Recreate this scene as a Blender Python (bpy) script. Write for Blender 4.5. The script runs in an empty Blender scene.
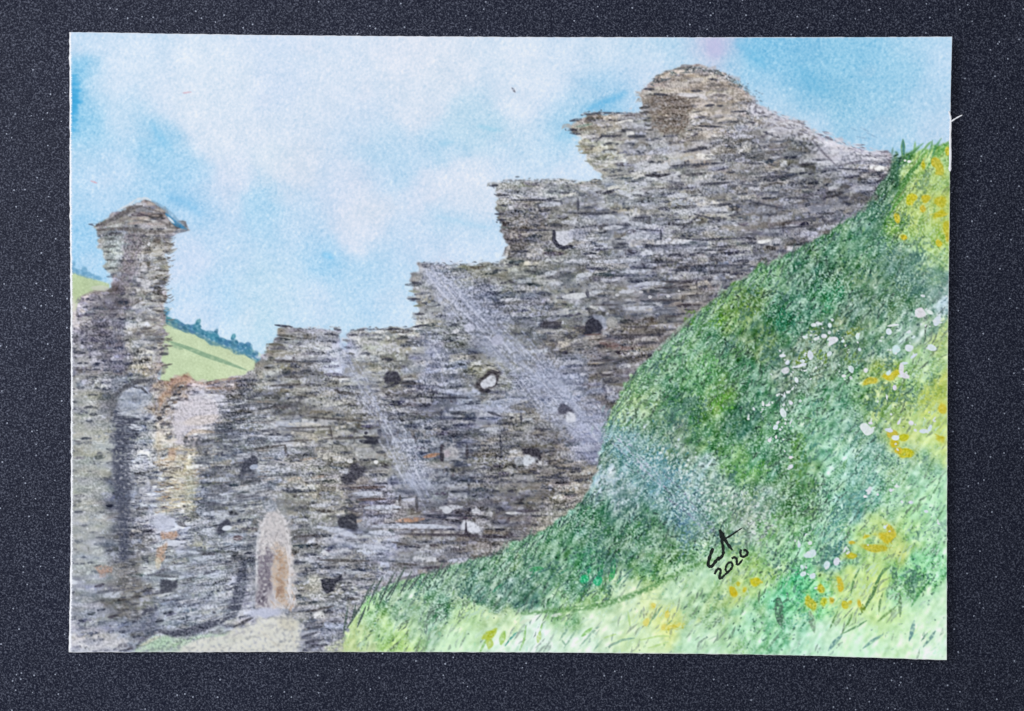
import bpy, math
import numpy as np

# =====================================================================
#  A small watercolour of a castle ruin lying on a dark speckled board.
#  Plan coordinates below are given on a 1024 x 711 layout grid
#  (one unit = 0.2386 mm); the picture itself is about 21 x 15 cm.
# =====================================================================
K = 0.21 / 880.0
def X(px): return (px - 512.0) * K
def Y(py): return (355.5 - py) * K

rng = np.random.default_rng(20)
R = 1.5                                   # pigment samples per layout unit
X0, Y0, X1, Y1 = 58, 22, 964, 670
W, H = int((X1 - X0) * R), int((Y1 - Y0) * R)
gx, gy = np.meshgrid(X0 + (np.arange(W) + .5) / R, Y0 + (np.arange(H) + .5) / R)
gx = gx.astype(np.float32); gy = gy.astype(np.float32)

# ---------------------------------------------------------------- noise
FX = np.fft.rfftfreq(W)[None, :] * R; FY = np.fft.fftfreq(H)[:, None] * R
def _filt(img, sx, sy, ang=0.0):
    c, s = math.cos(ang), math.sin(ang)
    u = FX * c + FY * s; v = -FX * s + FY * c
    g = np.exp(-2 * (math.pi ** 2) * ((u * sx) ** 2 + (v * sy) ** 2))
    return np.fft.irfft2(np.fft.rfft2(img) * g, s=(H, W)).astype(np.float32)
def noise(sx, sy=None, ang=0.0, band=0.0):
    sy = sx if sy is None else sy
    w = rng.standard_normal((H, W)).astype(np.float32)
    n = _filt(w, sx, sy, ang)
    if band: n = n - _filt(w, sx * band, sy * band, ang)
    return n / (n.std() + 1e-9)
def blur(img, s):
    if img.ndim == 3:
        return np.stack([_filt(img[..., i], s, s) for i in range(img.shape[2])], -1)
    return _filt(img, s, s)
def sstep(a, b, x):
    t = np.clip((x - a) / (b - a), 0, 1); return t * t * (3 - 2 * t)

GRAIN = noise(.62, band=2.4)              # paper tooth
GRAINH = noise(1.5, .55, 0, band=2.0)     # dry-brush drag
TOOTH = noise(1.0, band=2.2)

# ------------------------------------------------------------- helpers
def field(pts, s1, s2=60, wx=None, wy=None):
    """smooth wash through coloured pools of paint"""
    st = 6
    ys = np.arange(0, H, st); xs = np.arange(0, W, st)
    px = gx[np.ix_(ys, xs)]; py = gy[np.ix_(ys, xs)]
    if wx is not None:
        px = px + wx[np.ix_(ys, xs)]; py = py + wy[np.ix_(ys, xs)]
    acc = np.zeros(px.shape + (3,), np.float64); tw = np.zeros(px.shape)
    for p in pts:
        d2 = (px - p[0]) ** 2 + (py - p[1]) ** 2
        w = np.exp(-d2 / (2 * s1 * s1)) + .012 * np.exp(-d2 / (2 * s2 * s2)) + 1e-7
        acc += w[..., None] * np.array(p[2:5]); tw += w
    lo = acc / tw[..., None]
    # bilinear upsampling
    fy = np.clip(np.arange(H) / st, 0, len(ys) - 1.001); fx = np.clip(np.arange(W) / st, 0, len(xs) - 1.001)
    iy = fy.astype(int); ix = fx.astype(int); ty = (fy - iy)[:, None, None]; tx = (fx - ix)[None, :, None]
    a = lo[np.ix_(iy, ix)]; b = lo[np.ix_(iy, ix + 1)]; c = lo[np.ix_(iy + 1, ix)]; d = lo[np.ix_(iy + 1, ix + 1)]
    return ((a * (1 - tx) + b * tx) * (1 - ty) + (c * (1 - tx) + d * tx) * ty).astype(np.float32)

def inside(poly, px, py):
    m = np.zeros(px.shape, bool); n = len(poly)
    for i in range(n):
        x1, y1 = poly[i]; x2, y2 = poly[(i + 1) % n]
        if y1 == y2: continue
        c = (y1 > py) != (y2 > py)
        m ^= c & (px < (x2 - x1) * (py - y1) / (y2 - y1) + x1)
    return m

def win(x0, y0, x1, y1):
    a = max(0, int((x0 - X0) * R)); b = min(W, int((x1 - X0) * R) + 2)
    c = max(0, int((y0 - Y0) * R)); d = min(H, int((y1 - Y0) * R) + 2)
    return (slice(c, d), slice(a, b)) if (b > a and d > c) else None

def put(sl, col, al):
    C = CAN[sl]; C += (np.asarray(col, np.float32) - C) * al[..., None]

def fillpoly(poly, col, a=1.0, soft=.8, dry=0.0, wob=0.0):
    xs = [p[0] for p in poly]; ys = [p[1] for p in poly]; m = 4 * soft + 4
    sl = win(min(xs) - m, min(ys) - m, max(xs) + m, max(ys) + m)
    if sl is None: return
    px, py = gx[sl], gy[sl]
    if wob:
        px = px + wob * WOBX[sl]; py = py + wob * WOBY[sl]
    # distance to outline -> soft edge
    d = np.full(px.shape, 1e9, np.float32); n = len(poly)
    for i in range(n):
        x1, y1 = poly[i]; x2, y2 = poly[(i + 1) % n]
        dx, dy = x2 - x1, y2 - y1; L = dx * dx + dy * dy + 1e-9
        t = np.clip(((px - x1) * dx + (py - y1) * dy) / L, 0, 1)
        d = np.minimum(d, np.hypot(px - x1 - t * dx, py - y1 - t * dy))
    sd = np.where(inside(poly, px, py), d, -d)
    al = sstep(-soft, soft, sd) * a
    if dry: al = al * np.clip(1 - dry + dry * (.5 + .9 * TOOTH[sl]), 0, 1)
    put(sl, col, al)

def stroke(pts, w, col, a=.9, soft=.7, dry=.25, taper=.6):
    xs = [p[0] for p in pts]; ys = [p[1] for p in pts]; m = w / 2 + 2
    sl = win(min(xs) - m, min(ys) - m, max(xs) + m, max(ys) + m)
    if sl is None: return
    px, py = gx[sl], gy[sl]
    best = np.full(px.shape, -9.0, np.float32); n = len(pts) - 1
    for i in range(n):
        x1, y1 = pts[i]; x2, y2 = pts[i + 1]
        dx, dy = x2 - x1, y2 - y1; L = dx * dx + dy * dy + 1e-9
        t = np.clip(((px - x1) * dx + (py - y1) * dy) / L, 0, 1)
        d = np.hypot(px - x1 - t * dx, py - y1 - t * dy)
        T = (i + t) / n
        ww = w / 2 * (1 - taper * np.abs(2 * T - 1) ** 2)
        best = np.maximum(best, ww - d)
    al = sstep(-soft, soft, best) * a
    if dry: al = al * np.clip(1 - dry + dry * (.6 + .9 * TOOTH[sl]), 0, 1)
    put(sl, col, al)

def dab(x, y, rx, ry, col, a=1.0, ang=0.0, soft=.22, dry=0.0, rag=.25):
    m = max(rx, ry) * 1.5 + 2
    sl = win(x - m, y - m, x + m, y + m)
    if sl is None: return
    c, s = math.cos(math.radians(ang)), math.sin(math.radians(ang))
    dx, dy = gx[sl] - x, gy[sl] - y
    r = np.sqrt(((dx * c + dy * s) / rx) ** 2 + ((-dx * s + dy * c) / ry) ** 2) + rag * .25 * WOBX[sl]
    al = a * (1 - sstep(1 - soft, 1 + soft, r))
    if dry: al = al * np.clip(1 - dry + dry * (.6 + .9 * TOOTH[sl]), 0, 1)
    put(sl, col, al)

WOBX = noise(3.0); WOBY = noise(3.0)
def P(s):
    v = [float(t) for t in s.replace(';', ' ').replace(',', ' ').split()]
    return v
def pts(s, n):
    v = P(s); return [tuple(v[i:i + n]) for i in range(0, len(v), n)]

# ================================================================ SKY
SKY = pts("""75 40 188 216 240; 73 80 95 182 226; 80 95 120 190 228; 75 112 90 182 226; 76 128 110 190 230; 90 110 155 206 236; 90 135 140 202 235; 85 150 175 212 238
75 200 168 211 240; 80 240 142 201 238; 90 262 160 208 240; 100 50 202 223 243; 110 80 212 228 245; 130 60 212 228 245; 120 120 200 223 243; 110 170 186 216 242; 100 190 176 212 240
138 120 160 207 236; 150 126 128 195 231; 158 138 118 190 230; 170 147 132 196 232; 180 158 150 205 236; 175 172 152 205 238; 190 178 160 208 240; 160 100 207 224 243; 185 112 224 230 243; 200 60 220 230 245; 200 135 224 229 243; 220 145 226 230 243; 230 90 216 227 243
168 190 152 205 238; 185 200 125 190 233; 200 188 182 213 240; 196 216 150 201 236; 235 178 224 227 243; 226 192 205 220 242; 180 240 192 216 240; 190 256 205 221 245; 220 230 185 215 242; 210 300 192 220 245; 225 302 165 211 241; 240 250 185 216 241; 245 320 197 225 243; 200 322 202 223 245
258 195 148 204 236; 265 213 158 208 238; 258 232 165 210 239; 262 280 186 220 240; 280 300 191 221 241; 280 50 206 223 245; 280 90 200 220 245; 300 120 205 222 241; 270 160 215 228 241; 290 165 219 224 238; 250 130 222 228 243
320 40 213 226 245; 340 80 209 223 243; 360 118 197 219 243; 362 128 180 213 240; 378 142 170 211 238; 390 155 163 209 238; 402 172 166 210 239; 412 160 176 213 240; 350 180 206 220 241; 380 180 186 214 240
400 60 223 227 243; 420 50 227 229 243; 450 70 219 226 241; 420 110 214 224 241; 440 143 158 207 236; 448 145 146 201 232; 463 120 172 214 236; 470 126 162 209 233; 480 128 175 214 236; 497 131 150 205 230; 506 141 158 209 236; 480 150 187 219 241; 460 166 224 229 245; 480 170 228 230 244; 500 165 202 223 245
350 200 216 223 240; 345 235 230 229 243; 360 240 223 227 243; 365 210 226 227 239; 330 200 196 216 240; 300 220 186 216 241; 322 250 148 206 240; 329 257 128 199 240; 318 240 182 214 241; 365 262 163 210 240; 390 255 176 213 241; 410 240 191 216 241; 420 200 213 222 241; 440 190 223 227 243; 460 190 227 229 243; 480 200 225 229 243; 438 216 172 211 238; 450 220 182 216 240; 470 227 188 219 242; 495 229 184 217 242; 460 246 216 229 249; 490 250 213 229 249; 430 240 196 219 243; 470 260 206 226 246
300 270 186 219 242; 340 290 181 218 243; 370 300 176 215 243; 400 290 191 222 245; 320 300 201 223 245; 300 320 192 222 243; 400 320 202 226 246; 350 325 191 222 243; 265 320 187 222 239
520 60 226 232 246; 540 80 222 230 246; 520 100 226 231 246; 515 130 205 225 243; 530 140 195 221 242; 560 60 212 228 246; 600 50 205 225 243; 560 100 208 226 246; 592 94 182 214 240; 600 104 118 190 229; 611 99 110 186 228; 622 93 150 203 236; 585 111 128 195 231; 570 120 140 200 233; 565 138 148 204 235; 550 145 170 212 239; 540 155 186 218 241; 560 166 207 226 246; 576 165 212 229 248; 530 172 206 226 246
620 85 185 215 241; 635 97 212 226 246; 640 70 201 222 243; 640 45 190 220 241; 680 45 175 215 239; 690 57 186 216 239; 712 48 196 196 226; 726 57 190 201 226; 720 41 196 190 226; 745 43 98 184 228; 760 50 98 184 226; 740 60 132 199 232; 728 72 186 216 240; 750 86 150 205 236; 765 97 172 213 240
780 50 104 185 226; 800 80 113 188 226; 820 92 112 187 223; 800 100 130 195 229; 840 60 124 195 229; 840 110 128 195 226; 790 110 191 220 241; 820 126 182 215 240; 850 130 150 204 232; 870 60 124 195 230; 890 80 134 198 230; 900 60 144 203 233; 920 50 166 212 239; 940 60 181 215 241; 930 100 165 208 236; 940 130 186 215 239; 900 125 165 210 236; 870 140 158 204 234; 880 110 138 199 230; 800 60 110 187 226""", 5)
wx = 2.4 * noise(7) + 2 * noise(2.5); wy = 2.4 * noise(7) + 2 * noise(2.5)
CAN = field(SKY, 11.5, 45, wx, wy)
CAN = CAN * .72 + blur(CAN, 9) * .28
CAN += (np.array([219, 229, 242], np.float32) - CAN) * .24
cl = (.42 * np.exp(-((gx - 360) / 150) ** 2 - ((gy - 90) / 75) ** 2) + .3 * np.exp(-((gx - 190) / 70) ** 2 - ((gy - 85) / 45) ** 2))[..., None]
CAN += (np.array([224, 230, 242], np.float32) - CAN) * cl
CAN[..., 0] -= 3.5 * sstep(208, 222, CAN[..., 0])
# pigment settling into the tooth, most where the wash is bluest
blue = np.clip((235 - CAN[..., 0]) / 120, 0, 1)
CAN += ((2.5 + 4.2 * blue) * (GRAIN * .8 + noise(1.1, 1.6, .5, band=2) * .8))[..., None] * np.array([1.5, .9, .55], np.float32)
CAN += (2.2 * noise(5))[..., None] * np.array([1.3, .8, .5], np.float32)
CAN += (np.array([224, 216, 228]) - CAN) * (.35 * sstep(1.2, 2.4, noise(8)))[..., None] * .25
dab(716, 47, 10, 10, (194, 192, 228), .6, 0, .5, .1)
stroke([(512, 88), (515, 92)], 2.2, (95, 95, 110), .9)
stroke([(183, 93), (191, 92)], 1.6, (215, 165, 178), .8)
stroke([(91, 181), (97, 183)], 1.8, (225, 165, 175), .7)
for i in range(46):
    y = rng.triangular(66, 96, 136); ln = rng.uniform(3, 11) * (1 - .5 * abs(y - 98) / 40)
    stroke([(70, y), (72 + ln, y + rng.uniform(-5, 5))], rng.uniform(2, 6), (70, 170, 222), .34, 2.0, .2)
for i in range(22):
    y = rng.triangular(72, 96, 128)
    stroke([(70, y), (73 + rng.uniform(0, 6), y + rng.uniform(-5, 5))], rng.uniform(1.5, 3.5), (52, 158, 212), .5, 1.2, .2)
stroke([(78, 92), (74, 110)], 4, (70, 172, 222), .55, 2)
stroke([(152, 124), (160, 138), (170, 148)], 9, (112, 190, 231), .4, 5)
stroke([(168, 196), (190, 204), (200, 214)], 8, (112, 186, 231), .4, 5); stroke([(586, 110), (606, 103), (624, 95)], 8, (100, 182, 228), .4, 4); stroke([(556, 140), (575, 132)], 8, (140, 202, 234), .35, 5)
stroke([(738, 44), (752, 56), (764, 66)], 12, (94, 184, 226), .4, 6); stroke([(796, 66), (812, 84), (826, 92)], 16, (104, 186, 224), .35, 8); stroke([(324, 254), (332, 258)], 7, (116, 196, 240), .5, 3); stroke([(440, 144), (452, 142)], 5, (140, 200, 230), .5, 3); stroke([(478, 126), (500, 131)], 4, (140, 204, 230), .45, 2.5); stroke([(436, 216), (460, 222), (490, 228)], 4, (168, 212, 238), .5, 3)
stroke([(74, 75), (79, 90)], 3, (85, 178, 222), .5, 2)
stroke([(590, 108), (626, 92)], 6, (95, 180, 226), .45, 3)
# ======================================================== DISTANT HILL
HILL = pts("164 312 172 318 180 325 192 331 206 338 222 345 236 350 250 356 262 364 275 372 275 395 160 395", 2)
HILL2 = pts("70 272 84 275 96 280 110 284 110 300 70 325", 2)
HCOL = field(pts("170 335 190 215 160; 200 345 198 222 165; 240 365 205 224 170; 180 365 186 214 155; 210 372 184 212 148; 245 380 190 212 150; 80 285 165 200 130; 75 300 185 205 140; 100 285 175 200 150", 5), 14)
HCOL += (np.array([206, 219, 190], np.float32) - HCOL) * .4
HCOL += (3.5 * GRAIN + 3 * noise(3))[..., None]
for hp in (HILL, HILL2):
    m = blur(inside(hp, gx + .6 * WOBX, gy + .6 * WOBY).astype(np.float32), .6)[..., None]
    CAN += (HCOL - CAN) * m
stroke([(168, 341), (185, 347), (205, 355), (225, 362), (246, 370)], 4.6, (118, 162, 128), .8, .9, .15, .75)
stroke([(172, 345), (182, 349)], 4, (118, 160, 125), .5)
stroke([(246, 350), (262, 356)], 5, (190, 215, 160), .5)
TREES = pts("166 312 4.5 5; 169 320 4.5 4; 175 323 5 4; 181 326 4 3.6; 187 328 4 3.6; 193 329 3.6 4; 198 322 2.6 3.6; 197 327 4 4.5; 203 333 4.5 3.6; 209 335 4.5 4; 216 332 2.4 4; 215 337 4.4 4; 222 341 4.4 3.4; 229 343 4 3.4; 233 337 2.4 3.6; 234 343 4 3.6; 241 346 4.2 3.6; 247 346 2.8 4; 249 351 4 3.6; 255 355 3.6 3.6; 259 360 3 3.4; 262 364 2.4 3", 4)
fillpoly(pts("164 310 170 315 176 319 183 322 191 325 198 324 204 329 213 332 221 337 231 340 240 344 249 349 257 356 264 364 262 367 252 359 242 354 230 350 218 346 208 342 196 335 184 331 174 328 166 325", 2), (66, 128, 156), .85, 1.2, .25, 1.4)
for x, y, a, b in TREES:
    dab(x, y, a, b, (62 + rng.integers(-8, 12), 128 + rng.integers(-10, 12), 158 + rng.integers(-10, 10)), .82, 25, .3, .2, .6)
for x, y, a, b in TREES:
    dab(x + rng.uniform(-2, 2), y + rng.uniform(-2, 2), 1.6, 1.1, (105, 165, 190), .6, 20)
    dab(x + rng.uniform(-3, 3), y + rng.uniform(-1, 2), 1.8, 1.3, (45, 105, 135), .55, 20)
for x, y, a, b in pts("74 271 3 2.6; 80 273 4 3; 85 270 3 4; 88 275 4 3.4; 94 277 4 3; 99 278 3 2.4; 73 265 2 4", 4):
    dab(x, y, a, b, (100, 155, 190), .7, 15, .35, .2, .6)

# =============================================================== WALLS
WALL_TOP = """160 378 170 380 178 375 186 372 192 380 200 384 215 381 232 378 245 376 250 370 258 364 262 355 270 345 278 336 277 327
300 328 325 331 341 331 339 340 341 350 347 350 348 342 350 331 375 330 390 328 412 327 417 326 418 315 417 300 412 292 411 280 418 272 420 264
440 264 470 265 500 263 505 258 508 248 505 240 501 225 497 210 495 196 493 186 498 182 530 180 560 180 590 183 601 180 598 170 593 165 586 155 581 145 577 135 573 126 575 119
590 114 610 113 632 113 643 112 642 105 640 97 642 90 648 82 655 76 668 71 685 67 697 66 710 69 722 74 733 80 742 87 750 97 760 106 770 111 785 117 800 123 812 131 825 138 840 143 855 150 870 151 885 151 893 155"""
HILL_EDGE = """893 155 890 170 880 185 872 200 862 210 850 218 840 226 822 237 805 245 790 253 775 260 755 270 740 280 725 290 712 300 700 310 692 318 680 330 668 340 655 352 645 362 635 372 628 382 620 395 612 410 605 425 602 440 600 455
598 465 595 480 588 492 580 503 565 518 545 530 525 540 505 548 490 555 470 562 455 566 440 570 420 577 405 580 390 585 375 592 365 600 355 615 348 628 343 640 340 660"""
TOWER_TOP = "50 330 72 318 80 297 92 291 105 291 110 285 108 275 106 262 103 250 100 240 97 231 94 226 105 220 115 213 128 207 138 201 146 199 155 204 165 212 175 220 183 227 188 231 178 233 172 236 171 245 170 255 168 265 167 280 166 300 166 320 165 340 163 360 160 378"
BASE = "303 660 300 640 303 620 290 616 262 616 245 624 220 630 190 633 160 634 140 642 125 650 115 665 50 665"
BASE = '340 672 50 672'
WALL = pts(TOWER_TOP, 2) + pts(WALL_TOP, 2)[1:] + pts(HILL_EDGE, 2)[1:] + pts(BASE, 2)
WCOL = field(pts("""690 90 174 160 147; 720 110 170 158 148; 600 122 160 152 140; 590 150 170 167 150; 640 140 150 147 147; 700 140 162 152 142; 650 165 165 163 160; 740 140 142 137 134; 780 130 165 160 165; 760 160 126 122 120; 800 150 114 113 112; 832 150 190 188 198; 860 158 165 163 175; 820 175 110 108 110; 860 180 118 116 122; 780 200 122 119 122; 740 190 138 134 134; 840 200 125 122 128; 800 220 128 124 130; 760 230 132 128 130; 720 220 147 144 142; 700 200 152 149 147; 660 210 136 135 135; 620 190 157 157 152; 560 190 168 169 168; 520 190 170 170 164; 530 210 125 118 115; 520 235 116 108 104; 560 215 135 132 128; 600 220 140 140 145; 650 235 150 150 160; 690 235 147 146 147; 540 250 135 130 126; 600 255 128 128 132; 680 260 128 125 132; 720 265 120 118 125; 640 275 125 126 138; 560 275 135 135 130; 520 275 140 140 128; 470 270 144 144 130; 450 275 152 154 164; 425 290 152 152 152; 420 320 152 152 147; 480 295 102 105 120; 520 300 116 118 127; 570 300 138 138 138; 620 300 132 130 130; 660 300 120 118 122; 690 305 135 125 118; 640 335 120 110 103; 600 350 116 108 106; 560 340 130 124 118; 520 340 118 118 113; 480 330 113 114 120; 540 320 117 117 124; 450 340 126 128 126; 430 360 146 149 168; 400 350 150 148 138; 375 340 178 178 170; 390 365 144 141 128; 365 365 152 150 138; 320 345 160 160 164; 290 340 146 144 141; 340 355 168 171 188; 300 365 135 132 130; 270 375 144 142 133; 310 390 138 134 126; 280 400 124 123 121; 330 410 142 138 129; 380 400 122 117 115; 420 400 108 106 116; 460 400 125 130 146; 500 400 142 147 168; 490 380 135 132 114; 450 420 103 104 117; 400 430 110 110 117; 420 440 119 123 135; 520 425 125 120 112; 550 440 113 106 100; 560 380 136 141 162; 610 390 113 106 106; 590 400 131 133 152; 590 440 142 142 168; 560 470 128 118 110; 540 500 125 118 112; 580 490 142 134 124; 500 470 125 120 115; 500 500 110 106 110; 470 480 111 111 117; 440 490 118 120 130; 410 480 132 136 152; 390 460 135 132 124; 350 455 140 137 129; 310 440 153 149 140; 280 440 152 152 158; 260 460 142 145 153; 320 480 145 141 132; 350 490 130 122 120; 380 500 131 127 140; 330 510 147 144 136; 300 500 142 140 133; 300 540 125 124 124; 340 540 151 153 167; 380 545 151 154 170; 400 520 129 121 121; 450 520 108 102 110; 520 520 114 107 107; 480 540 121 113 111; 440 550 130 126 128; 420 560 142 140 142; 350 565 135 134 138; 320 600 153 151 145; 350 595 142 142 144; 330 625 140 142 156; 310 640 129 131 145; 550 525 157 150 131; 570 512 155 150 130
240 400 120 118 118; 230 420 105 108 115; 240 440 125 130 140; 215 470 130 132 135; 230 500 140 142 145; 210 500 115 120 130; 220 550 140 145 150; 200 570 145 150 155; 240 560 120 122 130; 180 600 135 142 155; 200 610 150 155 165; 160 570 150 155 155; 175 470 198 187 160; 170 440 198 187 165; 175 500 187 179 154; 165 525 182 187 206; 150 500 172 174 187; 150 460 177 180 187; 140 480 145 145 152; 122 500 105 109 122; 125 540 105 109 120; 140 530 135 130 132; 130 570 130 128 128; 125 600 120 118 115; 130 620 112 117 132; 90 360 140 137 143; 100 330 110 106 119; 85 310 125 122 128; 115 350 113 110 127; 140 330 152 150 149; 145 290 152 150 149; 120 300 116 110 117; 150 260 163 160 148; 132 260 128 119 127; 115 255 172 182 180; 150 360 157 152 140; 90 400 162 162 156; 90 440 170 172 163; 90 480 167 170 161; 90 520 172 174 169; 90 560 166 171 173; 85 600 155 158 166; 90 620 138 143 158; 100 640 176 176 184; 75 645 198 195 203; 73 308 208 198 198
195 405 200 192 195; 207 400 195 195 213; 180 384 172 140 120; 165 405 160 140 120; 180 420 187 180 187; 212 385 170 150 135; 135 402 160 168 185; 120 395 112 114 124; 135 425 125 130 140; 255 605 165 165 180; 150 222 150 142 138; 130 215 140 137 137; 110 224 140 140 138""", 5), 12, 40, 3 * noise(4), 3 * noise(4))
WCOL = WCOL + (WCOL.mean(-1, keepdims=True) - WCOL) * .18 + np.array([1, 4, 10], np.float32) - (8 * sstep(130, 100, gx) * sstep(370, 400, gy))[..., None]
jag = 1.7 * noise(10, 1.7) + .7 * noise(2, 1)
jagy = 1.2 * noise(4, 2)
UNDER = inside([(x - 7, y - 5) for x, y in pts(HILL_EDGE, 2)] + pts("340 668 640 668 700 480 880 205", 2), gx, gy) & (gx < 880)
WM = blur((inside(WALL, gx + jag, gy + jagy) | UNDER).astype(np.float32), .6)
WIN = inside(WALL, gx, gy)
shade = blur(WM, 3)
L = WCOL.copy()
smooth_left = sstep(150, 118, gx) * sstep(385, 405, gy)          # calmer masonry at far left
amp = 1 - .35 * smooth_left
L += (amp * (8 * noise(6, 2, -.05) + 7 * noise(14, 3.4, -.05) + 7 * noise(2.6)))[..., None]
L += (3 * noise(9, 2.5))[..., None] * np.array([1, .3, -.9], np.float32)
L += (3.5 * noise(6, 2))[..., None] * np.array([.3, .1, 1.2], np.float32)
CAN += (L - CAN) * WM[..., None]

def tilt(x, y):
    if x > 560: return -.06
    if x < 260 and y > 560: return -.17
    if x < 330 and y > 470: return -.02
    return -.015

def avgcol(x, y):
    i = min(H - 1, max(0, int((y - Y0) * R))); j = min(W - 1, max(0, int((x - X0) * R)))
    return WCOL[i, j]
def hit(mask, x, y):
    i = int((y - Y0) * R); j = int((x - X0) * R)
    return 0 <= i < H and 0 <= j < W and mask[i, j]

# stone courses: flat rubble laid in rows, each stone its own tone
y = 64.0
rows = 0
while y < 655:
    rh = rng.uniform(5.2, 8.6)
    x = 70 + rng.uniform(-20, 0)
    while x < 900:
        lw = rng.uniform(9, 27) if x > 160 else rng.uniform(7, 18)
        cx, cy = x + lw / 2, y + rng.uniform(-1.8, 1.8) + tilt(x, y) * (x - 480) * .35
        if hit(WIN, cx, cy):
            base = avgcol(cx, cy)
            quiet = 1 - .5 * (cx < 118 and cy > 390)
            k = rng.normal(0, 27) * quiet; wrm = rng.normal(0, 3.5)
            col = base + k + np.array([wrm, wrm * .3, -wrm])
            if rng.random() < .15: col = base * .35 + np.array([190, 192, 205]) * .65
            hh = rh * rng.uniform(.55, .95); t = tilt(x, y)
            x0, x1 = cx - lw / 2 + .8, cx + lw / 2 - .8
            q = [(x0 + rng.uniform(0, 2), cy - hh / 2 + rng.uniform(-.6, .6) - t * (cx - x0)), (cx, cy - hh / 2 + rng.uniform(-.9, .9)), (x1 - rng.uniform(0, 2), cy - hh / 2 + rng.uniform(-.6, .6) + t * (x1 - cx)),
                 (x1, cy + hh / 2 + rng.uniform(-.6, .6) + t * (x1 - cx)), (cx, cy + hh / 2 + rng.uniform(-.8, .8)), (x0, cy + hh / 2 - t * (cx - x0))]
            fillpoly(q, np.clip(col, 60, 225), .8 * quiet + .1, 1.0, .3, .8)
            if rng.random() < .68 * quiet:                 # lower joint in dark pencil
                ca = rng.uniform(0, .3); cb = rng.uniform(.65, 1.05)
                xa, xb = x0 + lw * ca, x0 + lw * cb; yy = cy + hh / 2 + .6
                dk = base * rng.uniform(.38, .62) + np.array([-5, -1, 14])
                stroke([(xa, yy + t * (xa - cx)), ((xa + xb) / 2, yy + rng.uniform(-1, 1)), (xb, yy + t * (xb - cx))], rng.uniform(2.0, 3.9), dk, rng.uniform(.5, .92), .8, .42, .45)
            if rng.random() < .07 * quiet:
                stroke([(x1 + .5, cy - hh / 2), (x1 + rng.uniform(-.5, 1), cy + hh / 2)], 1.3, base * .55, .65, .6, .4)
            if rng.random() < .3:
                stroke([(x0 + lw * .15, cy - hh / 2 + 1 - t * lw * .3), (x0 + lw * rng.uniform(.4, .9), cy - hh / 2 + 1)], rng.uniform(.9, 1.8), np.minimum(base + 55, 228), .6, .6, .5)
        x += lw
    y += rh

# loose dry dashes over the courses
def dashes(n, lo, hi, w0, w1, dark, alpha, mask):
    k = 0
    while k < n:
        x = rng.uniform(71, 892); y = rng.uniform(64, 652)
        if not hit(mask, x, y): continue
        k += 1
        if x < 118 and y > 385 and rng.random() < .6: continue
        b = avgcol(x, y); ln = rng.uniform(lo, hi); t = tilt(x, y) + rng.normal(0, .09)
        if dark:
            c = b * rng.uniform(.34, .64) + np.array([rng.normal(-3, 5), 0, 12 + rng.normal(0, 5)])
        else:
            c = b + rng.uniform(28, 70); c = np.minimum(c + np.array([-3, 0, rng.uniform(-4, 22)]), 236)
        stroke([(x - ln / 2, y - t * ln / 2), (x + rng.normal(0, 1), y + rng.normal(0, .8)), (x + ln / 2, y + t * ln / 2)], rng.uniform(w0, w1), c, alpha * rng.uniform(.6, 1), .6, .5)
dashes(420, 3, 9, 1.8, 3.2, True, .6, WIN)
dashes(800, 3, 9, 2.0, 4.0, False, .55, WIN)
dashes(430, 8, 20, 2.6, 4.6, True, .88, WIN)
dashes(460, 6, 16, 3.0, 5.6, False, .62, WIN)
dashes(4200, .8, 2.4, 1.1, 1.9, True, .62, WIN)
dashes(4800, .8, 2.2, 1.1, 2.0, False, .68, WIN)

def restore(target, mask, s, k):
    m = mask[..., None]; w = blur(mask, s)[..., None] + 1e-3
    mean = blur(CAN * m, s) / w
    CAN[:] += np.clip(target - mean, -60, 60) * m * k
restore(WCOL, WM, 11, .85)
mid = blur(CAN, 1.1) - blur(CAN, 5.5)
CAN += mid * (.4 * WM * (1 - .5 * smooth_left))[..., None]
lv = (.34 * sstep(.5, 1.7, noise(9, 2.4, -.03)) * WM * (gx > 150) * np.clip(.8 + .4 * GRAIN, 0, 1))[..., None]
CAN += (np.array([176, 182, 206], np.float32) - CAN) * lv
nv_ = (.34 * sstep(.7, 1.8, noise(10, 2.2, -.03)) * WM * (gx > 150) * (gy > 180) * np.clip(.8 + .4 * GRAIN, 0, 1))[..., None]
CAN += (np.array([70, 76, 98], np.float32) - CAN) * nv_
# ------------------------------------------------ drawn features of the wall
DK = (54, 57, 74); DK2 = (64, 66, 82); NAVY = (56, 59, 78); BR = (112, 92, 84); LAV = (178, 182, 208); WHT = (216, 220, 232)
def S(s, w, c, a=.9, dry=.25, soft=.7):
    for ln in s.split(';'):
        v = pts(ln, 2)
        if len(v) > 1: stroke(v, w * rng.uniform(1.0, 1.4), c, a * .92, soft + .1, dry)
# dome, brown recess and crest
fillpoly(pts("652 86 672 76 700 74 728 82 742 96 748 114 722 122 702 114 690 98 664 92", 2), (188, 173, 156), .4, 4, .5, 2)
S("580 240 606 238;590 246 612 247;586 256 600 256;648 192 664 190;668 196 690 195;700 210 720 209;560 222 578 222;604 228 622 227;636 254 656 253;566 262 590 261;620 292 634 291;676 222 700 220;548 284 562 283;500 300 520 299;470 312 488 311;520 352 540 351;440 372 462 371;480 430 500 429;510 452 520 451;440 508 462 507;380 512 398 511;300 424 316 423;270 446 290 445;262 388 280 387;300 346 318 345;310 506 330 505;276 470 292 469;330 552 350 551;300 560 316 559;352 470 340 471", 3.4, (204, 208, 221), .8, .3)
fillpoly(pts("646 96 656 92 670 94 690 97 692 108 688 120 684 132 668 134 652 131 650 118 647 106", 2), (112, 97, 86), .72, 2.5, .35, 1)
S("664 101 684 99;666 108 690 107;668 114 686 116;664 122 680 121", 2, (78, 68, 62), .8)
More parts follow.
